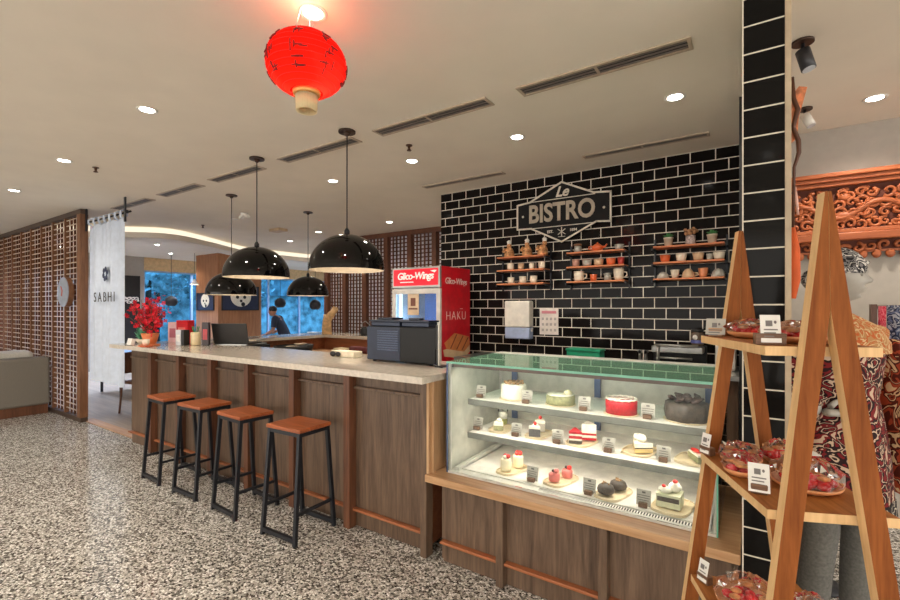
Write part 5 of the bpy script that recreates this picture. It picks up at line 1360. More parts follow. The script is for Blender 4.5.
def wrapped_tray(x, y, z, r, ncandy, lab, clab, grp, rz=0.0, ell=1.0, card=False, wrap_h=0.05):
    c = RW(x, y, z + 0.001)
    t = T('sweet_tray', lab, 'tray', c, RA + rz, 'wrapped trays of red sweets on the rack')
    m = MB(); m.lathe([(r * 0.7, 0), (r * 0.95, 0.010), (r, 0.018), (r * 0.95, 0.018), (r * 0.68, 0.004), (0, 0.004)], (0, 0, 0), 26, sy=ell); P('dish', m, mat('tan_dish', (216, 144, 92), 0.45), t, False)
    rr = random.Random(int((x + 2) * 1000 + z * 77)); m = MB(); n = 26
    def wr(k, zz): return 1 + 0.10 * math.sin(k * 2.4 + zz * 130) + 0.06 * math.sin(k * 5.1 + zz * 60)
    m.lathe([(r * 0.99, 0.019), (r * 0.98, 0.03), (r * 0.9, 0.03 + wrap_h * 0.45), (r * 0.62, 0.03 + wrap_h * 0.75), (r * 0.3, 0.03 + wrap_h), (0.002, 0.03 + wrap_h * 0.9)], (0, 0, 0), n, False, sy=ell, wob=wr, smooth=False)
    m.v = [v + Vector((rr.uniform(-.003, .003), rr.uniform(-.003, .003), rr.uniform(-.003, .004))) for v in m.v]
    # tan crisps heaped among the sweets
    cr = MB()
    for k in range(5):
        a = rr.uniform(0, 6.28); q = r * rr.uniform(0.3, 0.7); cr.ball((q * math.cos(a), q * ell * math.sin(a), 0.030 + rr.uniform(0, wrap_h * 0.25)), (0.016, 0.014, 0.006), 8, 5)
    P('crisps', cr, mat('tan_crisp', (200, 132, 78), 0.6, var=0.2, scale=60), t, False, kind='stuff')
    # twisted gathered end of the film
    for k in range(5):
        a = rr.uniform(0, 6.28); p0 = Vector((r * 0.75 * math.cos(a), r * 0.75 * ell * math.sin(a), 0.03 + wrap_h * 0.6)); p1 = p0 + Vector((rr.uniform(-.02, .02), rr.uniform(-.02, .02), 0.012)); p2 = p0 + Vector((rr.uniform(-.03, .03), rr.uniform(-.03, .03), 0.0)); m.add([p0, p1, p2], [(0, 1, 2)])
    P('cellophane', m, M_wrap, t, False)
    if card:
        m = MB(); m.box(-0.026, 0.026, -0.018, 0.018, 0.034 + wrap_h, 0.036 + wrap_h); P('sticker', m, M_cardw, t, False)
    for k in range(ncandy):
        a = k * 2.39996; q = r * 0.66 * math.sqrt((k + 0.5) / ncandy)
        lx, ly = q * math.cos(a), q * ell * math.sin(a)
        ca, sa = math.cos(RA + rz), math.sin(RA + rz)
        s_ = 0.0145
        m = MB(); m.ball((0, 0, s_ * 0.8 + 0.0005), (s_ * 1.15, s_, s_ * 0.8), 10, 7)
        S('red_sweet', clab, 'sweet', m, mat('shiny_red_sweet', (208, 22, 28), 0.18), (c[0] + lx * ca - ly * sa, c[1] + lx * sa + ly * ca, c[2] + 0.006 + (0.006 if k % 3 == 0 else 0)), clab, world=False, rz=k * 0.7)
wrapped_tray(0.005, 0.110, 1.41, 0.080, 12, 'cellophane-wrapped tray of red sweets at the pillar end of the top shelf', 'shiny red sweet in the pillar-end tray on the top rack shelf', '', wrap_h=0.025)
wrapped_tray(0.020, -0.080, 1.41, 0.084, 12, 'cellophane-wrapped tray of red sweets at the near end of the top shelf', 'shiny red sweet in the near-end tray on the top rack shelf', '', wrap_h=0.025)
wrapped_tray(-0.038, 0.115, 1.03, 0.056, 12, 'small tan tray of red sweets at the pillar end of the middle shelf', 'shiny red sweet in the small pillar-end tray on the middle rack shelf', '', wrap_h=0.03)
wrapped_tray(0.082, 0.135, 1.03, 0.048, 10, 'wrapped tray of red sweets in the inner back corner of the middle shelf', 'shiny red sweet in the far-corner tray on the middle rack shelf', '', wrap_h=0.04)
wrapped_tray(0.044, -0.065, 1.03, 0.078, 14, 'large wrapped tray of red sweets with a white sticker on the middle shelf', 'shiny red sweet in the large stickered tray on the middle rack shelf', '', card=True, wrap_h=0.055)
wrapped_tray(-0.080, 0.010, 1.03, 0.045, 6, 'small crumpled cellophane pack of red sweets on the open edge of the middle shelf', 'shiny red sweet in the small crumpled pack on the middle rack shelf', '', wrap_h=0.03)
wrapped_tray(-0.045, 0.055, 0.63, 0.082, 12, 'cellophane-wrapped tray of red sweets on the lowest shelf beside its price card', 'shiny red sweet in the tray beside the price card on the lowest rack shelf', '', wrap_h=0.06)
wrapped_tray(0.095, 0.01, 0.63, 0.052, 10, 'wrapped tray of red sweets on the lowest shelf behind the near rack leg', 'shiny red sweet in the tray behind the near leg on the lowest rack shelf', '', wrap_h=0.05)
def rack_card(x, y, z, rz, lab, h=0.06, w=0.042, bl=(0.044, 0.022, 0.026), tilt=-12):
    t = T('price_card', lab, 'price card', RW(x, y, z + 0.0005), RA + R(rz), 'price cards on the A-frame rack')
    m = MB(); m.box(-bl[0] / 2, bl[0] / 2, -bl[1] / 2, bl[1] / 2, 0, bl[2], 0.002); P('block', m, M_brownblk if h > 0.05 else M_light, t, False)
    Rm = Matrix.Rotation(R(tilt), 3, 'X'); y0 = -bl[1] / 2 - 0.0022
    m = MB(); m.box(-w / 2, w / 2, y0, y0 + 0.0012, 0.006, 0.012 + h, 0, Rm, (0, y0, 0.006)); P('card', m, M_cardw if h > 0.05 else M_card, t, False)
    m = MB()
    m.box(-0.010, 0.004, y0 - 0.0012, y0 - 0.0006, h - 0.016, h - 0.002); m.ball((0.010, y0 - 0.0012, h - 0.006), (0.003, 0.0008, 0.004), 8, 5)
    for k in range(3): m.box(-w * 0.34, w * (0.34 - 0.1 * k), y0 - 0.0012, y0 - 0.0006, h - 0.026 - 0.008 * k, h - 0.023 - 0.008 * k)
    m.v = [Rm @ (v - Vector((0, y0, 0.006))) + Vector((0, y0, 0.006)) for v in m.v]
    P('printing', m, mat('grey_print', (116, 112, 110), 0.7), t, False)
rack_card(-0.088, -0.165, 1.41, -10, 'grey printed card leaning on a light block at the near corner of the top shelf', 0.062, 0.042, (0.064, 0.026, 0.028))
rack_card(-0.085, 0.172, 1.41, -35, 'white spotted card on a block at the pillar corner of the top shelf', 0.045, 0.055, (0.04, 0.026, 0.026))
rack_card(-0.108, 0.184, 1.03, -65, 'white card on a dark block at the pillar corner of the middle shelf', 0.056, 0.034)
rack_card(-0.092, -0.120, 1.03, -20, 'white card propped on a dark block at the near corner of the middle shelf', 0.065, 0.046, (0.036, 0.03, 0.024), -25)
rack_card(-0.122, 0.165, 0.63, -65, 'white card on a dark block at the outer edge of the lowest shelf', 0.058, 0.036)

# ================================================================== MANNEQUIN
MX, MY = 0.315, 2.74
t = T('mannequin', 'grey shop mannequin in a red batik dress and patterned headwrap behind the wooden rack', 'mannequin', (MX, MY, 0), R(38))
J = {'pel': ((0, 0, .93), .13, .095), 'sp': ((0, 0, 1.08), .108, .085), 'ch': ((0, 0.005, 1.27), .125, .09), 'nb': ((0, .01, 1.43), .058, .052), 'nk': ((0, 0, 1.53), .047, .047)}
E = [('pel', 'sp'), ('sp', 'ch'), ('ch', 'nb'), ('nb', 'nk')]
for s, n in ((-1, 'r'), (1, 'l')):
    J['hip' + n] = ((s * .092, 0, .86), .088, .088); J['kn' + n] = ((s * .10, -.012, .49), .056, .056); J['an' + n] = ((s * .105, .02, .09), .038, .038); J['ft' + n] = ((s * .115, -.09, .035), .035, .026)
    E += [('pel', 'hip' + n), ('hip' + n, 'kn' + n), ('kn' + n, 'an' + n), ('an' + n, 'ft' + n)]
    J['sh' + n] = ((s * .155, .01, 1.385), .055, .052); J['el' + n] = ((.185, .09, 1.12) if n == 'l' else (-.252, .0, 1.11), .040, .040)
    J['wr' + n] = ((s * .215, -.140, 1.055) if n == 'r' else (.185, .06, .88), .028, .024)
    E += [('ch', 'sh' + n), ('sh' + n, 'el' + n), ('el' + n, 'wr' + n)]
body = skin_mb(J, E, 2)
body.merge(hand_mb((-.205, -.142, 1.055), (1, -.10, -.05), (0, 1, 0), 1.05, 0.12, -1))
body.merge(hand_mb((.185, .06, .88), (0, -.15, -1), (-1, 0, 0), 1.0, 0.3, -1))
body.merge(head_mb((0, -0.012, 1.645), R(48), 1.0))
P('body', body, M_skin, t, False)
def ell(cx, cy_, z, rx, ry, n=36, f=None): return [Vector((cx + rx * math.cos(2 * PI * k / n) * (f(k) if f else 1), cy_ + ry * math.sin(2 * PI * k / n) * (f(k) if f else 1), z)) for k in range(n)]
fold = lambda amp: (lambda k: 1 + amp * math.sin(k * 2 * PI / 36 * 9))
m = MB(); m.loft([ell(0, .01, 1.445, .075, .07), ell(0, .01, 1.42, .135, .09), ell(0, .005, 1.36, .205, .122), ell(0, 0, 1.27, .19, .135), ell(0, 0, 1.10, .155, .125), ell(0, 0, .95, .19, .14, f=fold(.01)), ell(0, 0, .80, .205, .155, f=fold(.03)), ell(0, 0, .64, .21, .16, f=fold(.05))], False)
M_bat = batik('red_batik', (34, 15, 17), (112, 24, 28), (190, 166, 144), 14.0)
P('dress', m, M_bat, t, False, 'dark red batik dress with cream flourishes')
m = MB(); m.loft([ell(0, 0, .648, .213, .163, f=fold(.05)), ell(0, 0, .575, .218, .168, f=fold(.055))], False); P('hem', m, batik('black_hem_batik', (30, 26, 28), (52, 46, 48), (196, 186, 170), 16), t, False, 'black hem with pale scrollwork')
M_bat2 = batik('orange_batik', (168, 124, 80), (176, 88, 42), (198, 168, 126), 16.0)
for s in (-1, 1):
    m = MB(); e = J['elr' if s < 0 else 'ell'][0]; w_ = J['wrr' if s < 0 else 'wrl'][0]
    q = Vector(e) + (Vector(w_) - Vector(e)) * 0.9
    m.tube([(s * .09, .01, 1.375), (s * .165, .01, 1.375), ((s * .155 + e[0]) / 2 + s * .02, (0.01 + e[1]) / 2, 1.25), e, q], [.05, .072, .066, .062, .068], 16, True); P('sleeve', m, M_bat if s < 0 else M_bat2, t, False)
m = MB()   # shawl over one shoulder, falling down the side
m.loft([[Vector((x + .0, y, z)) for x, y in ((.195 + o, -.10), (.222 + o, 0.0), (.195 + o, .10), (.182 + o, .10), (.207 + o, 0.0), (.182 + o, -.10))] for z, o in ((1.36, .0), (1.2, .03), (1.0, .04), (.8, .05), (.66, .045))], True); P('shawl', m, batik('brown_red_batik', (92, 34, 24), (176, 72, 44), (232, 196, 150), 10), t, False, 'brown and red batik shawl down one side')
m = MB(); m.loft([ell(0, .01, 1.475, .060, .058), ell(0, 0.0, 1.42, .16, .115), ell(0, -.005, 1.345, .212, .138), ell(0, -.005, 1.30, .205, .150)], False); P('collar_cape', m, M_bat2, t, False, 'cream and orange shoulder cape')
for s in (-1, 1):
    m = MB(); m.tube([(s * .092, 0, .84), (s * .097, -.005, .68), (s * .10, -.012, .49), (s * .104, .01, .28), (s * .106, .02, .12)], [.098, .088, .070, .064, .060], 18, False); P('trouser_leg', m, M_jeans, t, False)
m = MB(); Mh = Matrix.Translation((0, -0.012, 1.645)) @ Matrix.Rotation(R(48), 4, 'Z')
cap = MB(); rg = []
for i in range(10):
    th = R(8) + R(82) * i / 9; q = math.sin(th); z = math.cos(th)
    rg.append([Vector((0.083 * q * math.cos(2 * PI * k / 30), 0.104 * q * math.sin(2 * PI * k / 30) + 0.010, 0.022 + 0.110 * z)) for k in range(30)])
rg.append([Vector((0.080 * math.cos(2 * PI * k / 30), 0.10 * math.sin(2 * PI * k / 30) + 0.014, 0.010 - 0.05 * max(0, math.sin(2 * PI * k / 30)))) for k in range(30)])
cap.loft(rg, True); cap.ball((0.0, 0.10, -0.01), (0.045, 0.045, 0.05), 12, 8); cap.tube([(-0.074, -0.04, 0.050), (0.0, -0.092, 0.058), (0.074, -0.04, 0.050)], 0.009, 8); m.merge(cap, Mh)
P('headwrap', m, batik('black_white_batik', (34, 34, 38), (120, 118, 118), (206, 202, 196), 15), t, False, 'black and white patterned headwrap')

# ================================================================== SHOP WALL: CARVED PANEL, CLOTHS, SPOTS, PUPPET
KX0, KX1 = 0.13, 1.95
t = T('wood_carving', 'orange carved wooden panel with scrolling relief on the grey shop wall', 'panel', (1.0, 4.24, 1.82))
m = MB(); m.box(KX0, KX1, 4.16, 4.278, 2.425, 2.455, 0.005); m.box(KX0, KX1, 4.18, 4.278, 2.395, 2.4245, 0.004); m.box(KX0, KX1, 4.20, 4.278, 2.365, 2.3945, 0.004); P('cornice', m, M_carve, t)
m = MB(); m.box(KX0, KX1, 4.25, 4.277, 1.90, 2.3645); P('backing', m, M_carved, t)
m = MB(); m.box(KX0, KX1, 4.19, 4.2495, 1.975, 2.03, 0.008); m.box(KX0, KX1, 4.205, 4.2495, 2.031, 2.058, 0.004); P('rail', m, M_carve, t)
rr = random.Random(5); m = MB()
def scroll(cx, cz, r0, turns, ang, s):
    pts = []; rs = []
    for k in range(15):
        f = k / 14; a = ang + s * f * turns * 2 * PI; r = r0 * (1 - 0.86 * f)
        pts.append((cx + r * math.cos(a), 4.240 - 0.012 * math.sin(f * PI), cz + r * math.sin(a))); rs.append(0.013 * (1 - 0.45 * f))
    m.tube(pts, rs, 6)
x = KX0 + 0.05
while x < KX1 - 0.03:
    for cz in (2.095, 2.165, 2.235, 2.305):
        scroll(x + rr.uniform(-.02, .02), cz + rr.uniform(-.012, .012), rr.uniform(.032, .044), 1.1, rr.uniform(0, 6.28), rr.choice((-1, 1)))
        a = rr.uniform(0, 6.28); m.ball((x + .05 * math.cos(a), 4.236, cz + .04 * math.sin(a)), (.020, .012, .013), 8, 5)
    x += 0.062
pts = [(KX0 + 0.02 + i * (KX1 - KX0 - 0.04) / 40, 4.232, 2.19 + 0.055 * math.sin(i * 0.62)) for i in range(41)]; m.tube(pts, 0.02, 7)
for k in range(4):
    m.ball((0.52 + k * 0.5, 4.236, 2.15), (0.065, 0.022, 0.035), 12, 8); m.ball((0.52 + k * 0.5, 4.234, 2.285), (0.04, 0.02, 0.028), 10, 7)
P('relief', m, M_carve, t)
m = MB(); i = 0; x = KX0 + 0.04
while x < KX1 - 0.02:
    scroll(x, 1.925 + 0.012 * math.sin(i), 0.036, 1.0, i * 1.3, 1 if i % 2 else -1); m.ball((x + .03, 4.238, 1.875), (.026, .012, .03), 8, 6); x += 0.07; i += 1
m.box(KX0, KX1, 4.236, 4.2495, 1.89, 1.905); P('fringe', m, M_carve, t)

t = T('cloth_rack', 'wooden rack of folded and hanging batik cloths beyond the mannequin', 'rack', (0.75, 3.35, 0))
for x in (0.535, 1.0):
    m = MB(); m.box(x - 0.012, x + 0.012, 3.34, 3.40, 0.003, 1.52); P('post', m, M_post, t)
for z in (1.505, ):
    m = MB(); m.tube([(0.53, 3.37, z), (1.0, 3.37, z)], 0.012, 8); P('rail', m, M_steel, t)
m = MB(); m.box(0.5475, 0.9875, 3.312, 3.52, 0.925, 0.945); P('shelf', m, M_post, t)
def cloth(lab, x0, x1, y, z0, z1, mm, amp=0.008):
    m = MB(); n = 18; rings = []
    f = []; b = []
    for i in range(n + 1):
        x = x0 + (x1 - x0) * i / n; o = amp * math.sin(i * 1.5)
        f.append((x, y + o)); b.append((x, y + o + 0.008))
    m.prism(f + b[::-1], 'xy', z0, z1, True); return S('hanging_cloth', lab, 'cloth', m, mm, group='hanging batik cloths')
cloth('narrow pink and red patterned cloth hanging at the mannequin side of the cloth rack', 0.55, 0.582, 3.33, 1.17, 1.51, batik('pink_batik', (226, 96, 120), (240, 150, 160), (206, 40, 60), 22))
cloth('dark navy flowered cloth hanging from the top of the cloth rack', 0.585, 0.80, 3.335, 1.135, 1.515, batik('navy_batik', (36, 42, 66), (84, 92, 120), (150, 152, 160), 18))
cloth('tan patterned cloth hanging at the outer end of the cloth rack', 0.805, 0.985, 3.335, 1.135, 1.51, batik('tan_batik', (190, 150, 100), (120, 74, 46), (226, 206, 170), 16))
cloth('bright purple cloth hanging low on the cloth rack', 0.55, 0.612, 3.29, 0.575, 0.945, batik('purple_batik', (176, 98, 190), (190, 120, 200), (160, 80, 176), 30))
cloth('black and white striped cloth hanging low beside the purple cloth', 0.615, 0.80, 3.29, 0.56, 0.945, batik('bw_batik', (46, 44, 46), (220, 216, 206), (206, 200, 190), 20))
for k, (z0, z1, mm, lab) in enumerate([(0.9455, 0.985, batik('brown_fold_batik', (110, 44, 34), (176, 90, 60), (220, 190, 150), 20), 'folded brown and red cloth at the bottom of the pile on the cloth rack'), (0.9855, 1.03, batik('cream_fold_batik', (206, 190, 160), (140, 120, 90), (60, 54, 50), 24), 'folded cream and dark cloth in the middle of the pile on the cloth rack'), (1.0305, 1.115, batik('blue_fold_batik', (60, 140, 206), (150, 206, 232), (120, 150, 90), 14), 'folded bright blue tie-dyed cloth topping the pile on the cloth rack')]):
    m = MB(); m.box(0.555, 0.85, 3.32, 3.5, z0, z1, 0.012); S('folded_cloth', lab, 'cloth', m, mm, group='folded cloths on the cloth rack')

def spot(x, y, z, s, lab, mm, tilt):
    t = T('ceiling_spotlight', lab, 'light', (x, y, z), 0, 'ceiling spotlights by the shop')
    m = MB(); m.lathe([(0.055 * s, z - 0.012), (0.055 * s, z - 0.001)], (x, y, 0), 18); P('base', m, mat('bronze_canopy', (70, 52, 42), 0.4, 0.4), t)
    m = MB(); m.tube([(x, y, z - 0.012), (x, y, z - 0.06 * s)], 0.008, 8); P('stem', m, M_iron, t)
    d = Vector((math.sin(tilt) * 0.9, -math.sin(tilt) * 0.4, -math.cos(tilt))).normalized(); p = Vector((x, y, z - 0.055 * s))
    m = MB(); m.tube([p, p + d * 0.12 * s], 0.036 * s, 18); P('can', m, mm, t)
    m = MB(); m.tube([p + d * 0.1205 * s, p + d * 0.123 * s], 0.031 * s, 18); P('lens', m, mat('lens_glass', (200, 206, 214), 0.1), t)
spot(0.19, 2.80, CZ, 0.85, 'black ceiling spotlight beside the pillar top', mat('charcoal_can', (52, 52, 56), 0.4), 0.25)
spot(0.265, 3.75, CZ, 0.75, 'small white ceiling spotlight farther back over the shop', M_white, 0.4)

t = T('hanging_puppet', 'carved brown wooden ornament hanging on the shop side of the tiled pillar', 'ornament', (0.135, 2.40, 1.55))
m = MB(); m.prism([(0.118, 2.19), (0.145, 2.22), (0.150, 2.30), (0.178, 2.42), (0.150, 2.43), (0.128, 2.40), (0.118, 2.30)], 'xz', 2.40, 2.415); P('carved_leaf', m, mat('carved_leaf_brown', (196, 120, 80), 0.5, var=0.3, scale=30), t)
m = MB(); m.tube([(0.128, 2.39, 2.47), (0.132, 2.39, 2.38), (0.146, 2.388, 2.33), (0.130, 2.388, 2.26), (0.148, 2.39, 2.20), (0.150, 2.39, 2.15), (0.134, 2.392, 2.09), (0.130, 2.392, 1.84)], [0.006, 0.008, 0.009, 0.008, 0.009, 0.008, 0.006, 0.005], 8); P('stick', m, mat('dark_stick', (84, 48, 30), 0.5), t)
m = MB(); m.box(0.118, 0.128, 2.405, 2.412, 2.26, 2.415); P('crosspiece', m, mat('dark_stick', (84, 48, 30), 0.5), t)
m = MB(); m.tube([(0.130, 2.392, 1.838), (0.134, 2.392, 1.75), (0.132, 2.392, 1.62), (0.128, 2.392, 1.54)], [0.008, 0.02, 0.024, 0.012], 9); P('cloth_tail', m, mat('orange_cloth', (206, 92, 44), 0.8), t)
m = MB(); m.tube([(0.142, 2.45, 2.02), (0.146, 2.45, 1.96), (0.150, 2.45, 1.90)], [0.003, 0.006, 0.005], 6); P('bead_string', m, mat('pink_bead', (226, 180, 166), 0.4), t)
t = T('black_shawl', 'black cloth hanging in folds beside the pillar behind the mannequin', 'cloth', (0.25, 3.15, 0.003))
m = MB(); m.prism([(0.205, 1.28), (0.21, 1.43), (0.245, 1.64), (0.262, 1.76), (0.285, 1.765), (0.29, 1.5), (0.275, 1.28)], 'xz', 3.13, 3.17); P('cloth', m, M_black, t)
m = MB(); m.tube([(0.275, 3.15, 1.72), (0.278, 3.15, 0.02)], 0.01, 8); m.lathe([(0.11, 0.003), (0.11, 0.015), (0.012, 0.025)], (0.278, 3.15, 0), 18); P('stand', m, M_iron, t)

# ================================================================== RESTAURANT BEYOND
PX0, PX1, PY0, PY1 = -11.55, -10.55, 5.87, 7.0
m = MB(); m.box(PX0, PX1, PY0, PY1, 0, 2.8); ST('pillar_restaurant', m, M_colw)
def picture(lab, face, a0, a1, z0, z1):
    loc = ((a0 + a1) / 2, PY0, z0) if face == 'y' else (PX1, (a0 + a1) / 2, z0)
    t = T('framed_picture', lab, 'picture', loc, 0, 'pictures on the wooden pillar'); ac = (a0 + a1) / 2; zc = (z0 + z1) / 2; h = (z1 - z0); w = a1 - a0
    def bx(m, u0, u1, d0, d1, w0, w1):
        if face == 'y': m.box(u0, u1, PY0 - d1, PY0 - d0, w0, w1)
        else: m.box(PX1 + d0, PX1 + d1, u0, u1, w0, w1)
    m = MB(); bx(m, a0, a1, 0.002, 0.02, z0, z1); P('canvas', m, M_navy, t)
    m = MB()
    for q in ((a0 - 0.02, a1 + 0.02, z0 - 0.02, z0), (a0 - 0.02, a1 + 0.02, z1, z1 + 0.02), (a0 - 0.02, a0, z0, z1), (a1, a1 + 0.02, z0, z1)): bx(m, q[0], q[1], 0.002, 0.03, q[2], q[3])
    P('frame', m, M_black, t)
    n = 20; rr_ = min(w * 0.42, h * 0.48)
    pts = [(ac + rr_ * math.cos(2 * PI * k / n), zc + 0.06 * h + rr_ * 0.9 * math.sin(2 * PI * k / n)) for k in range(n)]
    m = MB(); m.prism(pts, 'xz' if face == 'y' else 'yz', *((PY0 - 0.024, PY0 - 0.0205) if face == 'y' else (PX1 + 0.0205, PX1 + 0.024))); P('pale_shape', m, M_cakew, t)
    m = MB()
    for (du, dz, s) in ((-0.35, 0.1, 0.16), (0.35, 0.1, 0.16), (0, -0.25, 0.13), (0.2, -0.55, 0.2)):
        c = (ac + du * rr_, zc + dz * rr_); pts = [(c[0] + s * rr_ * math.cos(2 * PI * k / 10), c[1] + s * rr_ * math.sin(2 * PI * k / 10)) for k in range(10)]
        m.prism(pts, 'xz' if face == 'y' else 'yz', *((PY0 - 0.027, PY0 - 0.0245) if face == 'y' else (PX1 + 0.0245, PX1 + 0.027)))
    P('dark_shapes', m, M_black, t)
picture('small navy framed picture on the narrow side of the wood column', 'y', -11.46, -10.72, 1.46, 1.85)
picture('wide navy framed picture on the broad side of the wood column', 'x', 5.97, 6.90, 1.46, 2.02)
t = T('lettered_board', 'tall black board with white lettering behind the red blossoms', 'sign', (XW, 5.0, 0.3))
m = MB(); m.box(XW + 0.002, XW + 0.03, 4.80, 5.20, 0.003, 2.31); P('board', m, M_black, t)
for ch_, yy in (('e', 4.86), ('g', 4.95), ('g', 5.04), ('a', 5.13)):
    m = MB(); m.merge(text_mb(ch_, 0.24, 0.008, 0, 0.002), Matrix.Translation((XW + 0.036, yy, 1.74)) @ RZ); P('letter', m, M_white, t)

def wicker(x, y, z, r, lab):
    t = T('wicker_pendant', lab, 'lamp', (x, y, z), 0, 'dark globe pendants in the restaurant')
    m = MB(); m.lathe([(r * 0.55, -r * 0.8), (r * 0.9, -r * 0.45), (r, 0), (r * 0.9, r * 0.45), (r * 0.5, r * 0.85), (0.01, r)], (0, 0, 0), 24, False); P('shade', m, mat('dark_wicker', (40, 40, 46), 0.6), t, False)
    m = MB(); m.lathe([(r * 0.5, -r * 0.78), (0, -r * 0.6)], (0, 0, 0), 24, False); m.ball((0, 0, -r * 0.3), r * 0.45, 12, 8); P('lining', m, mat('tan_lining', (150, 112, 84), 0.6), t, False)
    m = MB(); m.tube([(0, 0, r), (0, 0, 2.798 - z)], 0.006, 6); P('cord', m, M_black, t, False)
wicker(-9.75, 6.99, 1.62, 0.135, 'dark globe pendant above the walking person'); wicker(-8.85, 7.32, 1.57, 0.135, 'dark globe pendant beside the lattice before the blue windows'); wicker(-11.9, 5.45, 1.66, 0.14, 'dark globe pendant before the window next to the red blossoms')
t = T('cone_lamp', 'small white cone lamp hanging beside the wood column', 'lamp', (-11.0, 5.55, 2.0))
m = MB(); m.lathe([(0.10, 2.05), (0.04, 2.13), (0.02, 2.18)], (-11.0, 5.55, 0), 20, False); P('shade', m, M_white, t)
m = MB(); m.lathe([(0.09, 2.053), (0.09, 2.058)], (-11.0, 5.55, 0), 20); P('diffuser', m, emit('cone_glow', (255, 240, 210), 4.0), t)
m = MB(); m.tube([(-11.0, 5.55, 2.18), (-11.0, 5.55, 2.798)], 0.005, 6); P('cord', m, M_black, t)

def make_chair(mm):
    t = T('dining_chair', '', 'chair', (0, 0, 0), 0, 'dining chairs in the restaurant')
    m = MB(); m.box(-0.21, 0.21, -0.21, 0.21, 0.43, 0.46, 0.01); P('seat', m, mm, t, False)
    m = MB(); m.box(-0.20, 0.20, 0.18, 0.205, 0.56, 0.86, 0.01, Matrix.Rotation(R(-8), 3, 'X'), (0, 0.19, 0.46)); P('backrest', m, mm, t, False)
    for sx in (-1, 1):
        for sy in (-1, 1):
            m = MB(); m.tube([(sx * 0.2, sy * 0.2, 0.002), (sx * 0.18, sy * 0.17, 0.43)], 0.014, 7); P('leg', m, mm, t, False)
        m = MB(); m.tube([(sx * 0.18, 0.18, 0.46), (sx * 0.18, 0.235, 0.82)], 0.012, 7); P('upright', m, mm, t, False)
    return t
ch0 = make_chair(M_white)
for i, (x, y, rz, lab) in enumerate([(-9.95, 8.35, 200, 'white dining chair nearest the walking person'), (-9.55, 8.75, 190, 'white dining chair second from the walking person, before the windows'), (-9.1, 9.1, 170, 'white dining chair before the narrow bright window edge'), (-8.55, 9.35, 200, 'white dining chair closest to the back lattice')]):
    s = ch0 if i == 0 else copy_tree(ch0); s.location = (x, y, 0); s.rotation_euler.z = R(rz); s['label'] = lab
ch1 = make_chair(M_post); ch1.location = (-7.35, 2.98, 0); ch1.rotation_euler.z = R(100); ch1['label'] = 'brown wooden chair glimpsed below the tip of the bar worktop'
t = T('dining_table', 'pale blue restaurant table on dark legs behind the white banner', 'table', (-9.3, 3.55, 0))
m = MB(); m.box(-9.8, -8.8, 3.2, 3.9, 0.72, 0.75, 0.01); P('top', m, mat('pale_blue_top', (150, 180, 210), 0.4), t)
for x in (-9.7, -8.9):
    for y in (3.28, 3.82):
        m = MB(); m.tube([(x, y, 0.003), (x, y, 0.72)], 0.022, 8); P('leg', m, M_iron, t)

# person among the tables
t = T('person', 'person in a dark navy shirt leaning forward among the restaurant tables', 'person', (-9.40, 6.83, 0), R(-56))
J = {'pel': ((0, .04, .84), .135, .10), 'sp': ((0, -.02, 1.0), .13, .10), 'ch': ((0, -.12, 1.17), .145, .10), 'nb': ((0, -.19, 1.29), .058, .055), 'nk': ((0, -.225, 1.34), .05, .05)}
E = [('pel', 'sp'), ('sp', 'ch'), ('ch', 'nb'), ('nb', 'nk')]
for s, n in ((-1, 'r'), (1, 'l')):
    J['hip' + n] = ((s * .095, .03, .78), .088, .088); J['kn' + n] = ((s * .10, -.03 if s < 0 else .06, .44), .06, .06); J['an' + n] = ((s * .10, .02 if s < 0 else .16, .08), .042, .042); J['ft' + n] = ((s * .105, -.10 if s < 0 else .05, .035), .04, .028)
    E += [('pel', 'hip' + n), ('hip' + n, 'kn' + n), ('kn' + n, 'an' + n), ('an' + n, 'ft' + n)]
    J['sh' + n] = ((s * .18, -.14, 1.24), .058, .055); J['el' + n] = ((s * .23, -.16, .98), .044, .044); J['wr' + n] = ((s * .17, -.36, .88), .03, .027)
    E += [('ch', 'sh' + n), ('sh' + n, 'el' + n), ('el' + n, 'wr' + n)]
b = skin_mb(J, E, 1)
b.merge(hand_mb((-.17, -.36, .88), (.1, -1, -.2), (0, -.1, -1), 1, .3, 1)); b.merge(hand_mb((.17, -.36, .88), (-.1, -1, -.2), (0, -.1, -1), 1, .3, -1)); b.merge(head_mb((0, -.265, 1.42), 0, .95))
P('body', b, mat('skin', (176, 124, 98), 0.6), t, False)
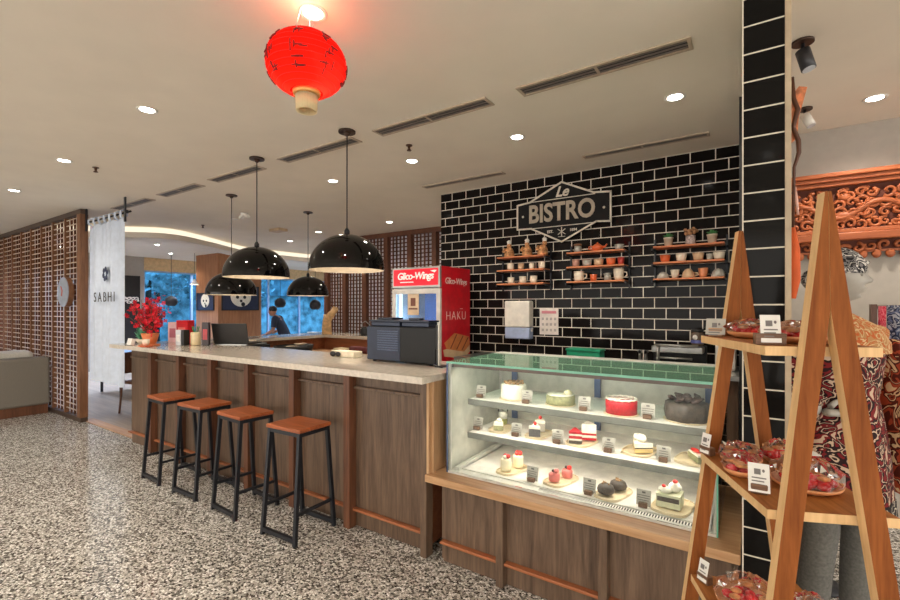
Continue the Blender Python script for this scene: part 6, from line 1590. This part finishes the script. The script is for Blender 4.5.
m = MB(); m.loft([ell(0, -.185, 1.30, .075, .065), ell(0, -.15, 1.265, .20, .10), ell(0, -.11, 1.16, .19, .13), ell(0, -.02, 1.0, .168, .13), ell(0, .035, .84, .175, .135), ell(0, .04, .74, .18, .14)], False)
for s in (-1, 1): m.tube([(s * .13, -.14, 1.25), (s * .19, -.14, 1.23), (s * .225, -.155, 1.04)], [.075, .075, .062], 12, False)
P('shirt', m, mat('navy_shirt', (34, 42, 62), 0.8), t, False)
m = MB()
for s, k, a in ((-1, -.03, .02), (1, .06, .16)): m.tube([(s * .092, .03, .80), (s * .10, k, .44), (s * .10, a, .09)], [.105, .078, .066], 12, False)
P('trousers', m, M_black, t, False)
m = MB(); m.lathe([(0.074, 0.0), (0.080, 0.05), (0.066, 0.10), (0.02, 0.126)], (0, -.253, 1.425), 18, sy=1.22); P('hair', m, M_black, t, False)

# ================================================================== CAMERA, WORLD, COLOUR
cam = bpy.data.cameras.new('camera'); co = bpy.data.objects.new('camera', cam); COL.objects.link(co)
co.location = (0, 0, 1.5); co.rotation_euler = (R(90), 0, R(33.9))
cam.sensor_width = 36; cam.lens = 455 / 900 * 36; cam.shift_y = 8 / 900
cam.clip_start = 0.05; cam.clip_end = 200
scene.camera = co

w = bpy.data.worlds.new('sky'); scene.world = w; w.use_nodes = True
wn = w.node_tree; bg = wn.nodes['Background']
bg.inputs[0].default_value = lin((246, 240, 232)); bg.inputs[1].default_value = WORLD

sd = bpy.data.lights.new('daylight', 'SUN'); sd.energy = 7.0; sd.angle = R(12); sd.color = lin((236, 244, 255))[:3]
so = bpy.data.objects.new('daylight', sd); COL.objects.link(so); so.location = (-20, 8, 9); so.rotation_euler = (R(8), R(-63), 0)
vs_ = scene.view_settings
vs_.view_transform = 'Standard'; vs_.look = 'None'; vs_.gamma = 1.0; vs_.use_curve_mapping = False
vs_.exposure = EXPO
scene.cycles.use_denoising = True
scene.cycles.max_bounces = 8; scene.cycles.transparent_max_bounces = 24
scene.cycles.glossy_bounces = 4; scene.cycles.transmission_bounces = 4
scene.cycles.sample_clamp_indirect = 6.0
scene.cycles.caustics_reflective = False; scene.cycles.caustics_refractive = False
